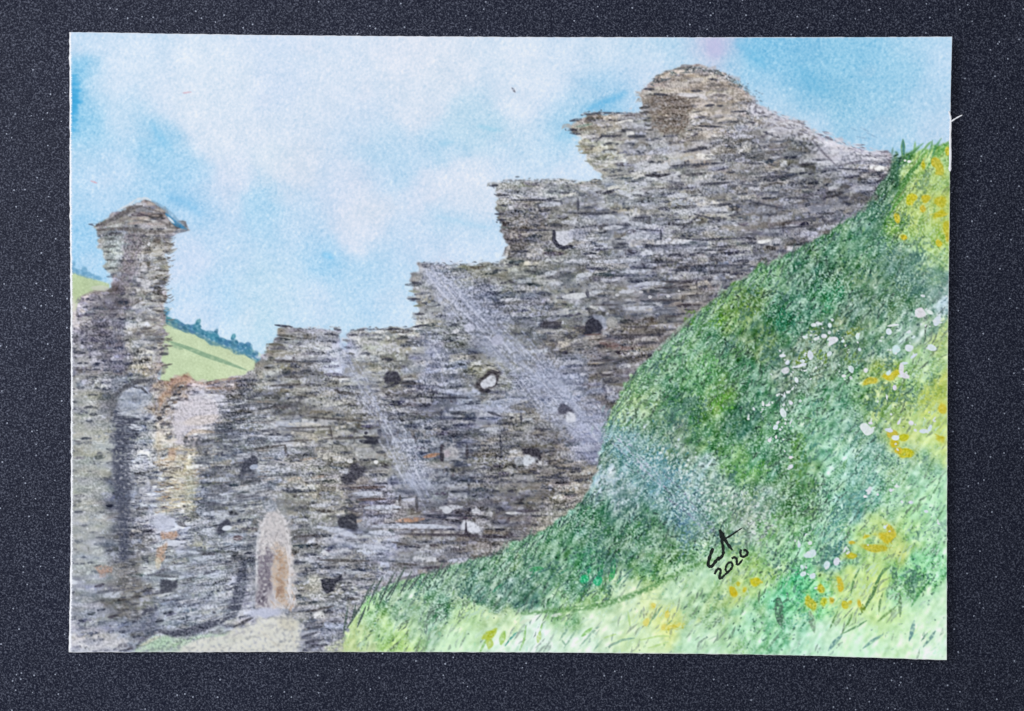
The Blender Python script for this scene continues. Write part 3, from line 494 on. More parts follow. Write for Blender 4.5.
# ========================================================== GRASSY SLOPE
SLOPE = pts(HILL_EDGE, 2) + pts("340 668 970 675 970 140 946 143 930 148 915 152 902 156", 2)
GCOL = field(pts("""945 150 140 186 105; 930 165 162 202 118; 920 185 176 204 110; 905 200 178 204 100; 940 215 185 205 90; 945 235 160 195 70; 920 215 182 207 115; 895 230 118 170 80; 915 245 168 207 135; 935 258 158 198 130; 890 190 66 116 84; 880 215 78 128 102; 897 175 80 130 90; 870 235 92 142 116; 850 250 108 158 118; 830 240 86 138 98
900 260 100 140 120; 930 280 118 154 138; 945 300 164 188 190; 910 300 106 147 116; 880 290 100 140 106; 860 280 96 142 100; 830 270 80 130 96; 800 280 92 142 112; 770 280 108 158 108; 750 300 106 152 84; 730 310 118 164 86; 780 320 62 130 88; 800 310 86 142 112; 830 300 74 146 100; 855 310 96 136 110; 840 325 118 148 106
760 340 96 142 84; 720 340 90 142 100; 700 330 108 158 106; 690 350 124 175 128; 670 360 112 163 110; 650 380 124 170 128; 640 400 140 176 118; 625 415 152 187 128; 670 390 84 141 95; 700 380 96 158 95; 720 400 108 165 78; 740 380 90 146 100; 760 390 86 147 106; 740 420 74 130 95; 710 430 85 147 84; 680 440 124 154 128; 660 430 106 148 117; 650 450 112 150 130
620 440 122 164 172; 640 460 98 148 156; 660 480 104 150 156; 680 500 122 160 164; 682 526 100 144 146; 610 480 146 172 176; 625 500 126 160 158; 700 480 150 180 172; 720 490 140 175 150; 740 470 106 168 95; 760 450 96 158 106; 780 460 86 142 106
800 350 128 154 128; 780 380 117 148 122; 820 360 128 158 128; 850 350 112 148 117; 870 340 117 158 122; 900 340 140 175 150; 920 330 150 180 162; 940 340 192 212 120; 930 360 170 206 140; 935 385 192 207 90; 940 405 197 212 80; 910 375 150 196 130; 890 380 167 192 88; 880 395 150 186 108; 860 390 117 168 117; 840 400 106 163 122; 820 420 124 180 140; 850 430 117 168 140; 870 440 106 152 128; 890 430 167 196 108; 905 440 182 197 92; 940 440 192 212 104; 925 430 176 206 122; 900 460 122 168 134; 940 480 156 208 156; 930 510 150 207 154; 920 470 140 191 141; 860 470 111 168 144; 830 460 130 186 151; 800 460 111 163 106; 790 480 94 146 84; 800 500 84 136 84; 830 500 117 174 138; 860 500 100 158 138; 890 500 135 186 140; 880 530 162 197 112; 895 540 172 193 86; 910 530 140 197 122; 940 540 146 199 144; 930 560 116 197 130; 940 600 172 208 164; 920 590 128 186 124; 910 570 104 180 104
770 500 130 165 140; 750 520 147 172 147; 770 540 150 197 142; 790 530 122 175 118; 800 550 130 197 142; 830 540 122 180 140; 840 560 106 163 128; 860 550 150 197 112; 870 570 177 207 97; 860 590 182 207 112; 840 590 162 202 102; 820 600 114 197 118; 800 590 78 192 118; 780 600 114 202 142; 760 580 162 207 120; 735 590 186 212 112; 720 580 167 207 144; 700 570 182 223 176; 680 590 192 223 176; 690 600 150 191 130; 720 610 150 191 130; 750 620 148 207 154; 780 630 124 197 142; 800 640 162 213 176; 830 640 174 213 176; 860 640 178 218 176; 900 640 184 217 170; 940 640 194 222 190; 930 620 178 212 164; 870 610 177 207 120; 890 620 167 207 132; 850 620 172 207 132
350 640 178 200 132; 380 620 150 191 130; 400 600 138 174 138; 420 620 155 191 152; 400 640 168 207 112; 440 600 116 162 126; 450 580 126 162 132; 480 580 100 146 122; 500 570 122 163 126; 500 600 98 140 117; 520 590 88 135 117; 540 570 106 152 120; 560 560 106 158 116; 560 590 94 147 110; 590 560 78 158 105; 590 540 90 141 111; 600 580 106 158 128; 610 520 78 135 100; 640 530 78 135 95; 640 560 112 163 128; 630 550 106 147 116; 660 550 128 164 122; 680 555 95 152 92; 690 540 118 158 128; 650 570 106 165 84; 600 600 120 175 95; 560 615 150 195 130
470 620 172 208 140; 500 620 193 218 152; 460 645 194 228 178; 500 640 210 234 206; 540 635 212 234 212; 570 640 210 233 204; 600 620 214 233 196; 620 600 210 229 184; 650 600 212 228 160; 665 620 212 224 126; 640 640 206 229 170; 700 640 184 223 178""", 5), 12, 40, 3 * noise(4), 3 * noise(4))
GCOL = GCOL + (GCOL.mean(-1, keepdims=True) + np.array([2, 4, 6], np.float32) - GCOL) * (.22 * (GCOL[..., 2:3] > 60))
GCOL += (20 * sstep(760, 850, gx) * sstep(400, 450, gy))[..., None] + (8 * sstep(560, 600, gy))[..., None]
GCOL += np.array([2, 8, 7], np.float32) * sstep(80, 110, GCOL[..., 2:3])
GM = blur(inside(SLOPE, gx + 1.6 * noise(2), gy + 1.6 * noise(2)).astype(np.float32), .9)
GIN = inside(SLOPE, gx, gy)
GA = math.radians(-58)
L = GCOL.copy()
light = sstep(150, 195, GCOL[..., 0])      # pale washes stay cleaner
am = (1 - .55 * light)
up = sstep(470, 380, gy + .25 * (700 - gx))[..., None][..., 0]      # the steep bank is scrubbed, the foot is hatched
N1 = 9 * noise(1.6, band=2.2) + 9 * noise(4.0, 1.3, GA, band=2.0) + 12 * noise(3.2, 2.2, GA) + 8 * noise(8)
L += (am * N1)[..., None] * np.array([1.1, .9, 1.05], np.float32)
L += (3 * am * noise(5, 2.5, GA))[..., None] * np.array([1.0, .3, -.6], np.float32)
CAN += (L - CAN) * GM[..., None]
def gcol(x, y):
    i = min(H - 1, max(0, int((y - Y0) * R))); j = min(W - 1, max(0, int((x - X0) * R))); return GCOL[i, j]
def blades(n, lo, hi, w0, w1, mode, alpha):
    k = 0
    while k < n:
        x = rng.uniform(342, 947); y = rng.uniform(150, 656)
        if not hit(GIN, x, y): continue
        k += 1
        b = gcol(x, y); lite = float(np.clip((b[0] - 150) / 45, 0, 1))
        if rng.random() < (.92 if mode == 0 else .45) * lite: continue
        a = math.radians(rng.normal(-56, 16)); ln = rng.uniform(lo, hi); dx, dy = math.cos(a) * ln, math.sin(a) * ln
        if mode == 0: c = b * rng.uniform(.42, .72) + np.array([-8, 4, 10]) + lite * 22
        elif mode == 1: c = b * .5 + np.array([196, 226, 214]) * .5 + rng.uniform(-8, 12)
        elif mode == 2: c = b * .45 + np.array([[60, 150, 70], [40, 140, 110], [110, 160, 50], [60, 120, 120], [30, 100, 80]][rng.integers(5)]) * .3 + b * .25 + lite * 15
        else: c = b + rng.uniform(22, 50)
        stroke([(x - dx / 2, y - dy / 2), (x + rng.normal(0, .8), y), (x + dx / 2, y + dy / 2)], rng.uniform(w0, w1), np.clip(c, 20, 236), alpha * rng.uniform(.6, 1), .6, .4, .8)
blades(1500, 3, 9, 1.4, 2.6, 0, .7)
blades(1500, 3, 10, 1.3, 2.6, 2, .65)
blades(1500, 2, 7, 1.2, 2.4, 1, .6)
blades(3600, 1, 3, 1.1, 1.9, 1, .6)
blades(3200, 1.0, 3, 1.1, 2.0, 0, .85)
restore(GCOL, GM, 10, .9)
gm_mid = blur(CAN, 1.1) - blur(CAN, 7)
CAN += gm_mid * (.3 * GM * (1 - .5 * light))[..., None]
HMAP = noise(16, 11, GA)
def hatch(n, cond, lo, hi, w0, w1, am_, sd, dark):
    k = 0
    while k < n:
        x = rng.uniform(342, 947); y = rng.uniform(150, 656)
        if not (hit(GIN, x, y) and cond(x, y)): k += .02; continue
        if HMAP[int((y - Y0) * R), int((x - X0) * R)] < rng.normal(-.1, .5): k += .02; continue
        k += 1
        b = gcol(x, y); a = math.radians(rng.normal(am_, sd)); ln = rng.uniform(lo, hi); dx, dy = math.cos(a) * ln / 2, math.sin(a) * ln / 2
        lite = float(np.clip((b[0] - 140) / 50, 0, 1))
        if dark: c = b * rng.uniform(.5, .72) + np.array([0, 4, 8]) + lite * 30
        else: c = b * .4 + np.array([192, 222, 206]) * .6
        bx_ = rng.normal(0, .09) * ln
        stroke([(x - dx, y - dy), (x + bx_, y + bx_ * .4), (x + dx, y + dy)], rng.uniform(w0, w1), c, rng.uniform(.55, .95), .65, .3, .85)
foot = lambda x, y: y > 545 + .0 * x or x > 830
steep = lambda x, y: not foot(x, y)
hatch(520, foot, 6, 17, 1.5, 2.8, -56, 12, True)
hatch(380, foot, 5, 16, 1.5, 3.0, -56, 14, False)
hatch(620, steep, 4, 12, 1.6, 3.0, -60, 18, True)
hatch(520, steep, 4, 11, 1.5, 3.0, -60, 22, False)
hatch(320, steep, 3, 9, 1.4, 2.6, -12, 20, True)
hatch(420, steep, 2, 5, 1.3, 2.4, -20, 40, False)
edgeP = pts(HILL_EDGE, 2)
for i in range(460):
    q = rng.integers(len(edgeP) - 2); t = rng.random(); x = edgeP[q][0] + (edgeP[q + 1][0] - edgeP[q][0]) * t; y = edgeP[q][1] + (edgeP[q + 1][1] - edgeP[q][1]) * t
    if y > 600: continue
    ln = rng.uniform(5, 15); a = math.radians(rng.normal(-58, 10)); x += rng.uniform(-3, 10); y += rng.uniform(0, 12)
    stroke([(x, y), (x + math.cos(a) * ln, y + math.sin(a) * ln)], rng.uniform(1.2, 2.2), [(74, 106, 96), (96, 132, 110), (164, 196, 176), (56, 84, 84)][rng.integers(4)], .66, .6, .3, .85)
# the foot of the beam runs out over the grass in blue
def smear(x0, y0, x1, y1, n, wd, cols, ln0=3, ln1=10, al=.5):
    for i in range(n):
        t = rng.random(); x = x0 + (x1 - x0) * t + rng.normal(0, wd); y = y0 + (y1 - y0) * t + rng.normal(0, wd)
        a = math.radians(rng.normal(-50, 30)); ln = rng.uniform(ln0, ln1)
        stroke([(x, y), (x + math.cos(a) * ln, y + math.sin(a) * ln)], rng.uniform(1, 2.6), cols[rng.integers(len(cols))], al * rng.uniform(.5, 1.1), .8, .4)
smear(608, 424, 704, 526, 420, 9, [(120, 166, 178), (96, 150, 164), (150, 186, 194), (76, 128, 140), (188, 212, 216), (96, 146, 124), (120, 166, 140)])
smear(640, 455, 672, 488, 120, 8, [(84, 148, 168), (60, 118, 140), (104, 160, 180)])
smear(676, 510, 688, 545, 110, 6, [(90, 132, 160), (66, 108, 132), (114, 158, 176)])
smear(655, 450, 690, 480, 120, 7, [(222, 234, 234), (206, 222, 222), (70, 130, 140)], 1, 4, .95)
smear(612, 430, 690, 500, 200, 12, [(214, 228, 232), (196, 216, 224), (84, 140, 156)], 1, 4, .9)
smear(598, 476, 626, 500, 110, 8, [(214, 226, 232), (200, 216, 224)], 1.5, 4, .8)
smear(700, 485, 728, 505, 110, 9, [(224, 234, 230), (206, 222, 216), (110, 152, 142)], 1, 4, .95)
smear(600, 470, 625, 500, 100, 7, [(176, 198, 210), (150, 180, 196), (196, 212, 220)], 3, 9, .5)
smear(745, 505, 765, 535, 130, 9, [(212, 222, 220), (170, 186, 180), (96, 118, 114), (222, 230, 228)], 1, 4, .9)
beam(606, 428, 712, 530, 13, 11, (146, 182, 188), .38, 46, 1.0)
# patches of deeper green
for x, y, a, b, c, al, g in ((640, 385, 5, 14, (90, 145, 90), .5, 25), (722, 405, 12, 8, (96, 170, 58), .5, -20), (706, 366, 10, 8, (100, 170, 90), .45, -40), (690, 318, 7, 5, (96, 150, 40), .6, -45), (716, 322, 8, 6, (104, 160, 40), .5, -30), (742, 312, 7, 4, (140, 180, 60), .6, -30), (786, 322, 12, 9, (28, 118, 84), .55, 0), (832, 298, 5, 16, (48, 138, 92), .55, 32), (757, 470, 10, 6, (98, 164, 72), .5, -30), (796, 444, 8, 7, (84, 140, 60), .6, 20), (797, 470, 7, 14, (86, 138, 64), .55, 25), (806, 492, 6, 14, (84, 140, 78), .55, 25), (781, 518, 9, 8, (86, 140, 76), .5, 0), (893, 226, 10, 6, (84, 160, 60), .5, -40), (816, 332, 8, 4, (110, 138, 48), .6, -10), (800, 360, 10, 5, (110, 140, 44), .55, -25), (822, 358, 6, 5, (104, 140, 44), .7, -50), (851, 334, 8, 4, (130, 150, 60), .6, -10), (852, 360, 8, 5, (116, 150, 70), .5, 0), (873, 374, 9, 5, (84, 130, 66), .5, -25), (740, 430, 9, 7, (60, 116, 100), .4, 0)):
    for q in range(int(a * b * .55)):
        r = math.sqrt(rng.random()) * 1.15; th = rng.uniform(0, 6.283); ca, sa = math.cos(math.radians(g)), math.sin(math.radians(g))
        ox, oy = a * r * math.cos(th), b * r * math.sin(th); qx, qy = x + ox * ca - oy * sa, y + ox * sa + oy * ca
        aa = math.radians(rng.normal(-56, 28)); ln = rng.uniform(2, 7); k = rng.normal(0, 14)
        stroke([(qx, qy), (qx + math.cos(aa) * ln, qy + math.sin(aa) * ln)], rng.uniform(1.2, 2.6), (c[0] + k, c[1] + k, c[2] + k), al * rng.uniform(.5, 1.3), .7, .45)
S("600 478 606 496;590 540 640 500;612 458 618 472", 2, (70, 120, 110), .45)
# shaded seam at the foot of the steep bank
S("520 614 560 610 600 606 630 596 650 588 672 576 692 566 712 560", 5, (88, 144, 80), .75, .4, 1.8); S("600 606 640 592 664 578", 2.4, (84, 138, 84), .35, .5); S("552 616 562 614", 3, (222, 232, 222), .8); S("520 623 530 620", 3, (214, 228, 206), .8)
S("893 156 890 172 881 188 872 202 862 212", 5, (86, 112, 96), .55, .4, 1.6)
S("880 186 862 208 840 226 806 246 776 261 742 281 714 301 692 320 668 342 648 362 634 380", 2.0, (84, 118, 96), .5, .4, 1.2)
S("668 338 684 324 700 310;656 350 672 336", 2, (160, 196, 170), .6, .3); S("640 384 646 366;632 392 640 372;648 390 662 362;660 378 672 356", 2.6, (104, 148, 112), .65, .3); S("646 372 666 346;664 352 684 330", 3, (176, 206, 190), .5, .3, 1.2)
fillpoly(pts("884 238 906 250 928 262 949 278 949 298 925 304 900 296 880 280 872 256", 2), (100, 142, 130), .5, 5, .45, 2)
fillpoly(pts("900 172 918 156 950 146 950 268 930 256 908 244 890 236 884 222 894 200", 2), (182, 205, 108), .38, 3, .4, 2)
S("897 184 890 204 880 222 872 240", 9, (70, 116, 88), .5, .4, 2)
# upper right: tall blades against the sky
for s, w, c in (("902 158 902 140", 4.6, (86, 138, 84)), ("903 156 902 141", 2, (60, 120, 130)), ("913 158 914 142", 2.6, (130, 180, 110)), ("906 158 914 150 922 144", 2.6, (104, 158, 100)), ("918 156 926 146 930 142", 2.4, (112, 166, 100)), ("926 158 930 148 931 141", 2.4, (100, 156, 96)), ("930 160 934 148 940 139", 2.6, (84, 150, 96)), ("936 158 942 148 948 142", 5, (116, 176, 90)), ("891 156 892 148", 2.2, (110, 150, 140)), ("896 168 906 158 918 148", 3, (84, 140, 84)), ("896 190 910 172 922 160", 4, (70, 128, 66)), ("890 205 900 190 912 174", 3.4, (84, 142, 70)), ("884 222 894 206 904 194", 3, (96, 160, 74)), ("925 170 932 158 940 148", 3, (96, 156, 78)), ("912 170 920 158 926 152", 3, (110, 166, 86)), ("897 184 893 172 897 160", 7, (66, 112, 84)), ("944 156 948 146", 4, (130, 186, 100))):
    stroke(pts(s, 2), w, c, .85, .8, .15, .8)
dab(908, 162, 2, 1.4, (230, 236, 236), .9); dab(904, 161, 1.4, 1, (226, 232, 232), .9)
S("914 238 930 246 946 256;920 250 936 262 948 270", 4, (176, 210, 146), .55, .3, 2); S("902 240 926 252 948 268", 1.8, (120, 164, 130), .5)
S("936 230 944 244;930 238 938 250", 4, (120, 172, 50), .5, .3, 1.5); S("921 222 918 236;916 228 922 214;934 206 930 222", 2, (110, 160, 80), .55)
# lower left fringe
for s in ("360 608 368 592 376 580", "369 604 377 587 383 576", "379 605 389 583 395 572", "390 598 400 577 406 566", "400 594 412 571", "343 636 348 606", "352 622 356 604", "346 630 362 604", "385 600 396 584", "408 590 420 576", "420 586 430 570", "432 580 440 568", "357 628 366 606", "440 578 452 562"):
    stroke(pts(s, 2), 2.3, (82, 102, 96), .92, .6, .1, .8)
fillpoly(pts("326 650 332 641 346 638 350 648 346 660 326 660", 2), (200, 212, 156), .6, 3, .3, 1.5)
S("486 642 492 634 496 629;483 638 494 632", 6, (172, 190, 44), .8, .15, 1.2); S("489 648 491 640", 6, (172, 198, 80), .8, .15); S("501 644 504 632", 5, (150, 196, 80), .75, .2); S("505 646 511 638 517 632", 1.8, (60, 140, 130), .85); S("480 652 486 640;520 650 524 640 526 626;542 624 540 632", 2, (130, 186, 100), .75); S("538 642 540 632", 4, (176, 206, 110), .7); S("560 640 570 624;564 648 572 636 576 630;580 646 594 630 600 626;594 650 602 640;606 648 622 640 634 638;566 646 562 640", 2, (132, 172, 150), .75, .3); S("582 636 592 628", 3, (120, 184, 90), .75); S("604 638 616 634;630 626 628 612;640 640 658 636 672 636;648 648 668 642", 1.6, (176, 212, 130), .7); S("652 620 662 606;648 626 656 612;672 620 664 628", 1.6, (120, 160, 120), .75)
S("588 574 590 566;584 582 582 576", 4, (36, 150, 104), .8); dab(584, 579, 4.2, 4.6, (44, 186, 124), .85, 20); dab(598, 581, 4.2, 5, (50, 186, 130), .85, 20); S("598 578 602 570", 4, (34, 140, 98), .8); S("612 576 614 560;610 580 614 572", 4.4, (50, 164, 92), .8); S("580 574 592 564;540 572 552 566;548 580 562 566", 2.6, (50, 96, 92), .7, .3); S("530 570 542 568", 5, (48, 158, 84), .6, .3)
for i in range(26):
    x = rng.uniform(490, 640); y = rng.uniform(575, 604) - (x - 490) * .08
    stroke([(x, y), (x + rng.uniform(5, 11), y - rng.uniform(4, 10))], rng.uniform(1.4, 2.4), [(60, 100, 98), (52, 140, 104), (74, 112, 108)][rng.integers(3)], .6, .7, .35)
# lower right blades
for s, w, c in (("860 614 872 594 882 569", 3, (88, 138, 84)), ("850 595 853 580 859 568", 2, (104, 158, 96)), ("878 614 879 602 882 592", 2.2, (120, 166, 110)), ("899 616 899 604 899 593", 3.6, (120, 160, 118)), ("876 622 886 613 896 605", 2.4, (124, 172, 100)), ("778 622 779 608 778 596", 8, (82, 124, 104)), ("781 626 780 612", 7, (88, 130, 108)), ("814 632 811 620 809 610", 6, (150, 184, 158)), ("829 629 833 620 837 611", 2, (112, 164, 104)), ("842 632 848 622 852 612", 2, (120, 170, 100)), ("840 634 856 626 866 620", 2, (112, 168, 118)), ("910 606 918 592 930 578", 3, (84, 176, 96)), ("912 598 908 588 906 574", 8, (112, 172, 118)), ("894 590 894 576 892 566", 5, (116, 172, 116)), ("872 588 880 574 890 564", 2.4, (110, 166, 106)), ("908 640 911 630 913 620", 4, (110, 162, 168)), ("922 646 930 636 934 630", 3, (124, 170, 166)), ("828 650 834 642 842 634", 4, (120, 172, 168)), ("862 648 872 640 882 634", 3, (128, 180, 172)), ("766 650 774 640 780 632", 2.4, (124, 170, 140)), ("800 628 808 618", 2.4, (104, 172, 124)), ("862 612 862 604", 5, (128, 160, 40)), ("794 600 806 588 814 580", 3, (66, 170, 116)), ("780 614 796 602", 3, (88, 178, 122)), ("920 640 926 632", 2, (120, 160, 150)), ("935 520 944 504", 2, (124, 180, 128)), ("928 500 938 482", 2, (120, 176, 128)), ("926 470 934 456", 2, (130, 180, 120)), ("900 484 906 474", 2, (130, 176, 120))):
    stroke(pts(s, 2), w * 1.1, tuple(q * .86 for q in c), .82, .9, .3, .8)
smear(840, 545, 822, 570, 60, 5, [(70, 128, 120), (90, 146, 130), (60, 120, 128)], 4, 11, .55)
smear(870, 470, 820, 545, 120, 5, [(64, 130, 130), (90, 150, 146), (150, 200, 170)], 4, 11, .5)
smear(815, 405, 800, 480, 90, 5, [(60, 124, 120), (140, 196, 160), (80, 140, 96)], 3, 8, .5)
smear(875, 440, 868, 480, 90, 12, [(86, 142, 130), (110, 158, 146), (150, 190, 170)], 2, 6, .5)
smear(790, 620, 830, 600, 60, 8, [(76, 160, 120), (120, 200, 140), (60, 140, 130)], 4, 10, .45)
smear(930, 370, 920, 420, 50, 8, [(120, 170, 110), (170, 205, 120)], 4, 10, .45)
fl = (.24 * sstep(.75, 1.9, GRAIN + .55 * noise(7)) * GM * (1 - .5 * light))[..., None]
CAN += (np.array([202, 226, 216], np.float32) - CAN) * fl
dk_ = (.5 * sstep(.9, 2.0, .55 * TOOTH + .5 * noise(3.2, 1.8, GA) + .7 * noise(7)) * GM * (1 - .8 * light) * (gy < 600))[..., None]
CAN += (np.array([54, 98, 92], np.float32) - CAN) * dk_
# yellow flowers
YEL = pts("""909 202 4 7 10; 925 199 4 4 0; 938 202 6 5 0; 921 210 4 4 0; 939 215 8 4 0; 896 221 3.5 5.5 -20; 945 228 3 7 0; 946 237 2 4 0; 936 244 3 4 0; 904 238 3 3 0; 922 165 2.8 7 -12; 934 164 4 5 30; 938 171 4 5 -10; 946 152 2 4 0; 913 198 3 3 0
891 433 5 3 0; 904 438 5 3.4 -15; 894 444 5 3.6 -10; 906 453 6.5 4 10; 939 438 6 4 -10; 941 409 4 5 0; 867 536 6.5 3.6 -18; 887 537 6.5 7 -30; 851 542 4.5 3 0; 873 547 13 4 4; 853 556 6.5 3 -6; 821 587 3 5 -10; 839 586 4 6 -20; 824 600 4 4 30; 831 599 3.6 4 -30; 810 603 3.4 7 -25; 844 604 3 3.6 0; 850 601 3 3 -40; 859 604 2.6 4 -10; 757 581 6 5 0; 744 590 3.4 4 0; 733 590 4 6 -30; 738 584 3 4 0; 654 605 2.6 2.6 0; 646 622 2.4 4 10; 667 613 3.4 4 0; 674 626 12 5 -14; 663 628 3 4 30; 889 528 4 5 0; 889 376 7 4 -20; 868 382 6 3 -10; 762 582 3 3 0; 897 450 3 3 0""", 5)
for x, y, a, b, g in YEL:
    w = 1 if not (640 < x < 690) else .72
    dab(x, y, a * 1.35, b * 1.3, (202, 208, 100), .4, g, .55, .3, 1.4)
    dab(x, y, a * .95, b * .95, (199 + rng.integers(-10, 8), 190 + rng.integers(-8, 8), 44 + rng.integers(-15, 25)) if w == 1 else (226, 214, 104), .95 * w, g, .3, .12, 1.3)
    for q in range(int(a * b / 5)):
        stroke([(x + rng.normal(0, a * .5), y + rng.normal(0, b * .5)), (x + rng.normal(0, a * .5), y + rng.normal(0, b * .5))], 1.5, (182, 176, 40) if rng.random() < .5 else (218, 210, 92), .5 * w, .6, .3)
# white flowers
WH = pts("""813 325 3 2 0; 820 324 2.6 1 15; 829 326 2.4 2.6 0; 838 331 3.2 2 0; 823 336 2.4 2.2 0; 805 337 5 2.2 12; 816 339 3.6 1.8 -8; 857 336 2 4 0; 830 344 8 2.8 -42; 845 346 2.6 4 20; 843 341 2.2 1.8 0; 859 349 2.2 2 0; 829 354 2 3 30; 810 354 3 5.5 -30; 782 356 3 1.8 0; 786 363 2.2 2.2 0; 802 361 2.2 1.4 0; 799 366 7 1.8 -15; 786 370 3.6 3.2 0; 804 371 2 3 -25; 796 380 2.6 4 -15; 792 389 3 2.2 -50; 788 392 2.4 1.6 0; 777 395 1.8 1.8 0; 784 396 1.5 1.5 0; 763 404 2.2 2.6 0; 768 405 4.6 2.4 -10; 791 403 1.8 1.8 0; 782 413 3.2 5.4 -10; 778 422 2.6 3.8 40; 785 424 2.8 1.8 0; 775 427 3 2 -40; 790 423 1.2 3 20; 839 365 2.2 1.8 0; 850 369 2.2 3.4 -25; 843 376 2.2 1.6 0; 865 371 3.4 3 10; 888 333 3 3.6 -20; 894 325 8 1.4 -6; 920 313 4.6 4.4 0; 928 312 4 2 30; 924 326 2 3 0; 907 332 5 3 -5; 913 337 4.6 2.6 -35; 896 350 5 4 0; 908 348 4 3 -25; 887 350 2 1.6 -40; 930 348 4 2.8 0; 943 302 3.6 5 0; 937 320 3 7 30; 913 356 6 1.6 -35; 888 372 4 3.6 -25; 905 363 4 2 0; 901 369 1.8 5 0; 905 376 6 2.8 35; 894 387 2 2.6 0; 886 398 2 8 -10; 898 422 2 4.5 30; 910 423 4 2.8 0; 922 431 3.4 2.2 0; 929 427 1.8 4 20; 888 430 3.6 2 0; 865 429 6 4 0; 748 419 2 1.4 0; 895 438 2.8 2.4 0; 885 445 2 2 0; 791 457 2.2 2 0; 791 466 2.6 2.4 0; 896 486 5 3 15; 890 490 1.8 2.2 0; 869 490 2 5 25; 877 494 1.5 1.5 0; 864 496 1.4 1.4 0; 909 502 4 2.6 10; 925 511 2.4 1.6 0; 884 527 1.8 2 0; 937 523 3.4 1.4 20; 809 555 6 3.6 -25; 801 566 2.4 3.4 -30; 826 564 3 3 0; 836 561 2 3 10; 845 547 1.8 5 30; 805 535 1.4 3.4 20; 799 545 1.6 2.4 20; 769 440 3 2.4 -30; 803 574 4 2.6 -25; 812 576 4.4 3.4 -20; 763 405 2 2 0; 776 437 1.4 2.4 10; 870 423 2 1.4 0; 872 428 1.4 1.4 0; 932 420 1.4 2 0""", 5)
for x, y, a, b, g in WH:
    dab(x, y, a * .76, b * .76, (221 + rng.integers(-14, 8), 228 + rng.integers(-10, 6), 235 + rng.integers(-8, 5)), .96, g, .28, .06, 1.7)
    if rng.random() < .55:
        aa = math.radians(rng.normal(-50, 30)); ln = rng.uniform(2, 4.5)
        stroke([(x, y), (x + math.cos(aa) * ln, y + math.sin(aa) * ln)], rng.uniform(1.2, 1.9), (220, 227, 233), .85, .6, .1)

for i in range(120):                       # flecks of white spattered among the larger heads
    q = WH[rng.integers(len(WH))]
    dab(q[0] + rng.normal(0, 7), q[1] + rng.normal(0, 5), rng.uniform(.7, 1.7), rng.uniform(.6, 1.2), (218, 226, 230), .85, rng.uniform(-60, 60), .35, .1, 1.2)
# ------------------------------------------------- the tooth of the paper and hard pigment edges
WALLN = WM * (1 - GM); 
soft_ = CAN * .72 + blur(CAN, .9) * .28
CAN += (soft_ - CAN) * WALLN[..., None]
WORM = np.tanh(1.1 * GRAIN + .35 * TOOTH)
PATHM = blur(inside(pts('165 660 176 648 200 640 226 631 244 623 262 618 284 615 302 619 305 634 300 642 299 662', 2) + pts('118 662 136 646 162 633 200 635 232 631', 2)[:0], gx, gy).astype(np.float32), 2)
DOORM = blur(inside(pts('257 545 260 524 268 512 278 510 286 520 292 545 295 580 293 606 258 608 255 585', 2), gx, gy).astype(np.float32), 1.5)
am = 14 * WALLN * (1 - .85 * PATHM) * (1 - .6 * DOORM) * (1 - .3 * smooth_left) + 14 * GM * (1 - .6 * light)
am = am * np.clip(.9 + .3 * noise(10), .4, 1.4)
inkless = np.clip((235 - CAN.max(-1)) / 40, .25, 1)
CAN += (am * inkless * (WORM + .25 * GRAINH * WALLN))[..., None] * np.array([1.02, .96, 1.0], np.float32)
SH = CAN - blur(CAN, 1.3)
CAN += SH * (.1 + .4 * np.clip(WALLN + GM, 0, 1))[..., None]
LANDM = np.clip(blur((inside(WALL, gx, gy) | inside(SLOPE, gx, gy) | inside(HILL, gx, gy) | inside(HILL2, gx, gy) | (gy > 640)).astype(np.float32), 1.5), 0, 1)[..., None]
lum = CAN.mean(-1, keepdims=True)
CAN = lum + (CAN - lum) * (1 - LANDM * (.2 - .17 * GM[..., None]))
CAN = np.clip(CAN, 14, 246)

# ================================================================ MESHES
scene = bpy.context.scene
col = scene.collection
def link(name, me, parent=None, mat=None):
    o = bpy.data.objects.new(name, me); col.objects.link(o)
    if parent is not None: o.parent = parent
    if mat is not None: me.materials.append(mat)
    return o

def node_mat(name):
    m = bpy.data.materials.new(name); m.use_nodes = True
    nt = m.node_tree; b = nt.nodes['Principled BSDF']
    return m, nt, b, (lambda t: nt.nodes.new(t)), nt.links.new

GAIN = 1.0
def pigment_material():
    m, nt, b, N, Lk = node_mat('watercolour_pigment')
    at = N('ShaderNodeAttribute'); at.attribute_name = 'pigment'
    tc = N('ShaderNodeTexCoord')
    nz = N('ShaderNodeTexNoise'); nz.inputs['Scale'].default_value = 1900; nz.inputs['Detail'].default_value = 3
    Lk(tc.outputs['Object'], nz.inputs['Vector'])
    bp = N('ShaderNodeBump'); bp.inputs['Strength'].default_value = .22; bp.inputs['Distance'].default_value = .00012
    Lk(nz.outputs['Fac'], bp.inputs['Height']); Lk(bp.outputs['Normal'], b.inputs['Normal'])
    Lk(at.outputs['Color'], b.inputs['Base Color'])
    b.inputs['Roughness'].default_value = .9; b.inputs['Specular IOR Level'].default_value = .12
    return m
def paper_material():
    m, nt, b, N, Lk = node_mat('cotton_paper')
    tc = N('ShaderNodeTexCoord'); nz = N('ShaderNodeTexNoise'); nz.inputs['Scale'].default_value = 1500; nz.inputs['Detail'].default_value = 4
    Lk(tc.outputs['Object'], nz.inputs['Vector'])
    cr = N('ShaderNodeValToRGB'); cr.color_ramp.elements[0].color = (.74, .76, .82, 1); cr.color_ramp.elements[1].color = (.86, .88, .92, 1)
    Lk(nz.outputs['Fac'], cr.inputs['Fac']); Lk(cr.outputs['Color'], b.inputs['Base Color'])
    b.inputs['Roughness'].default_value = .9
    return m
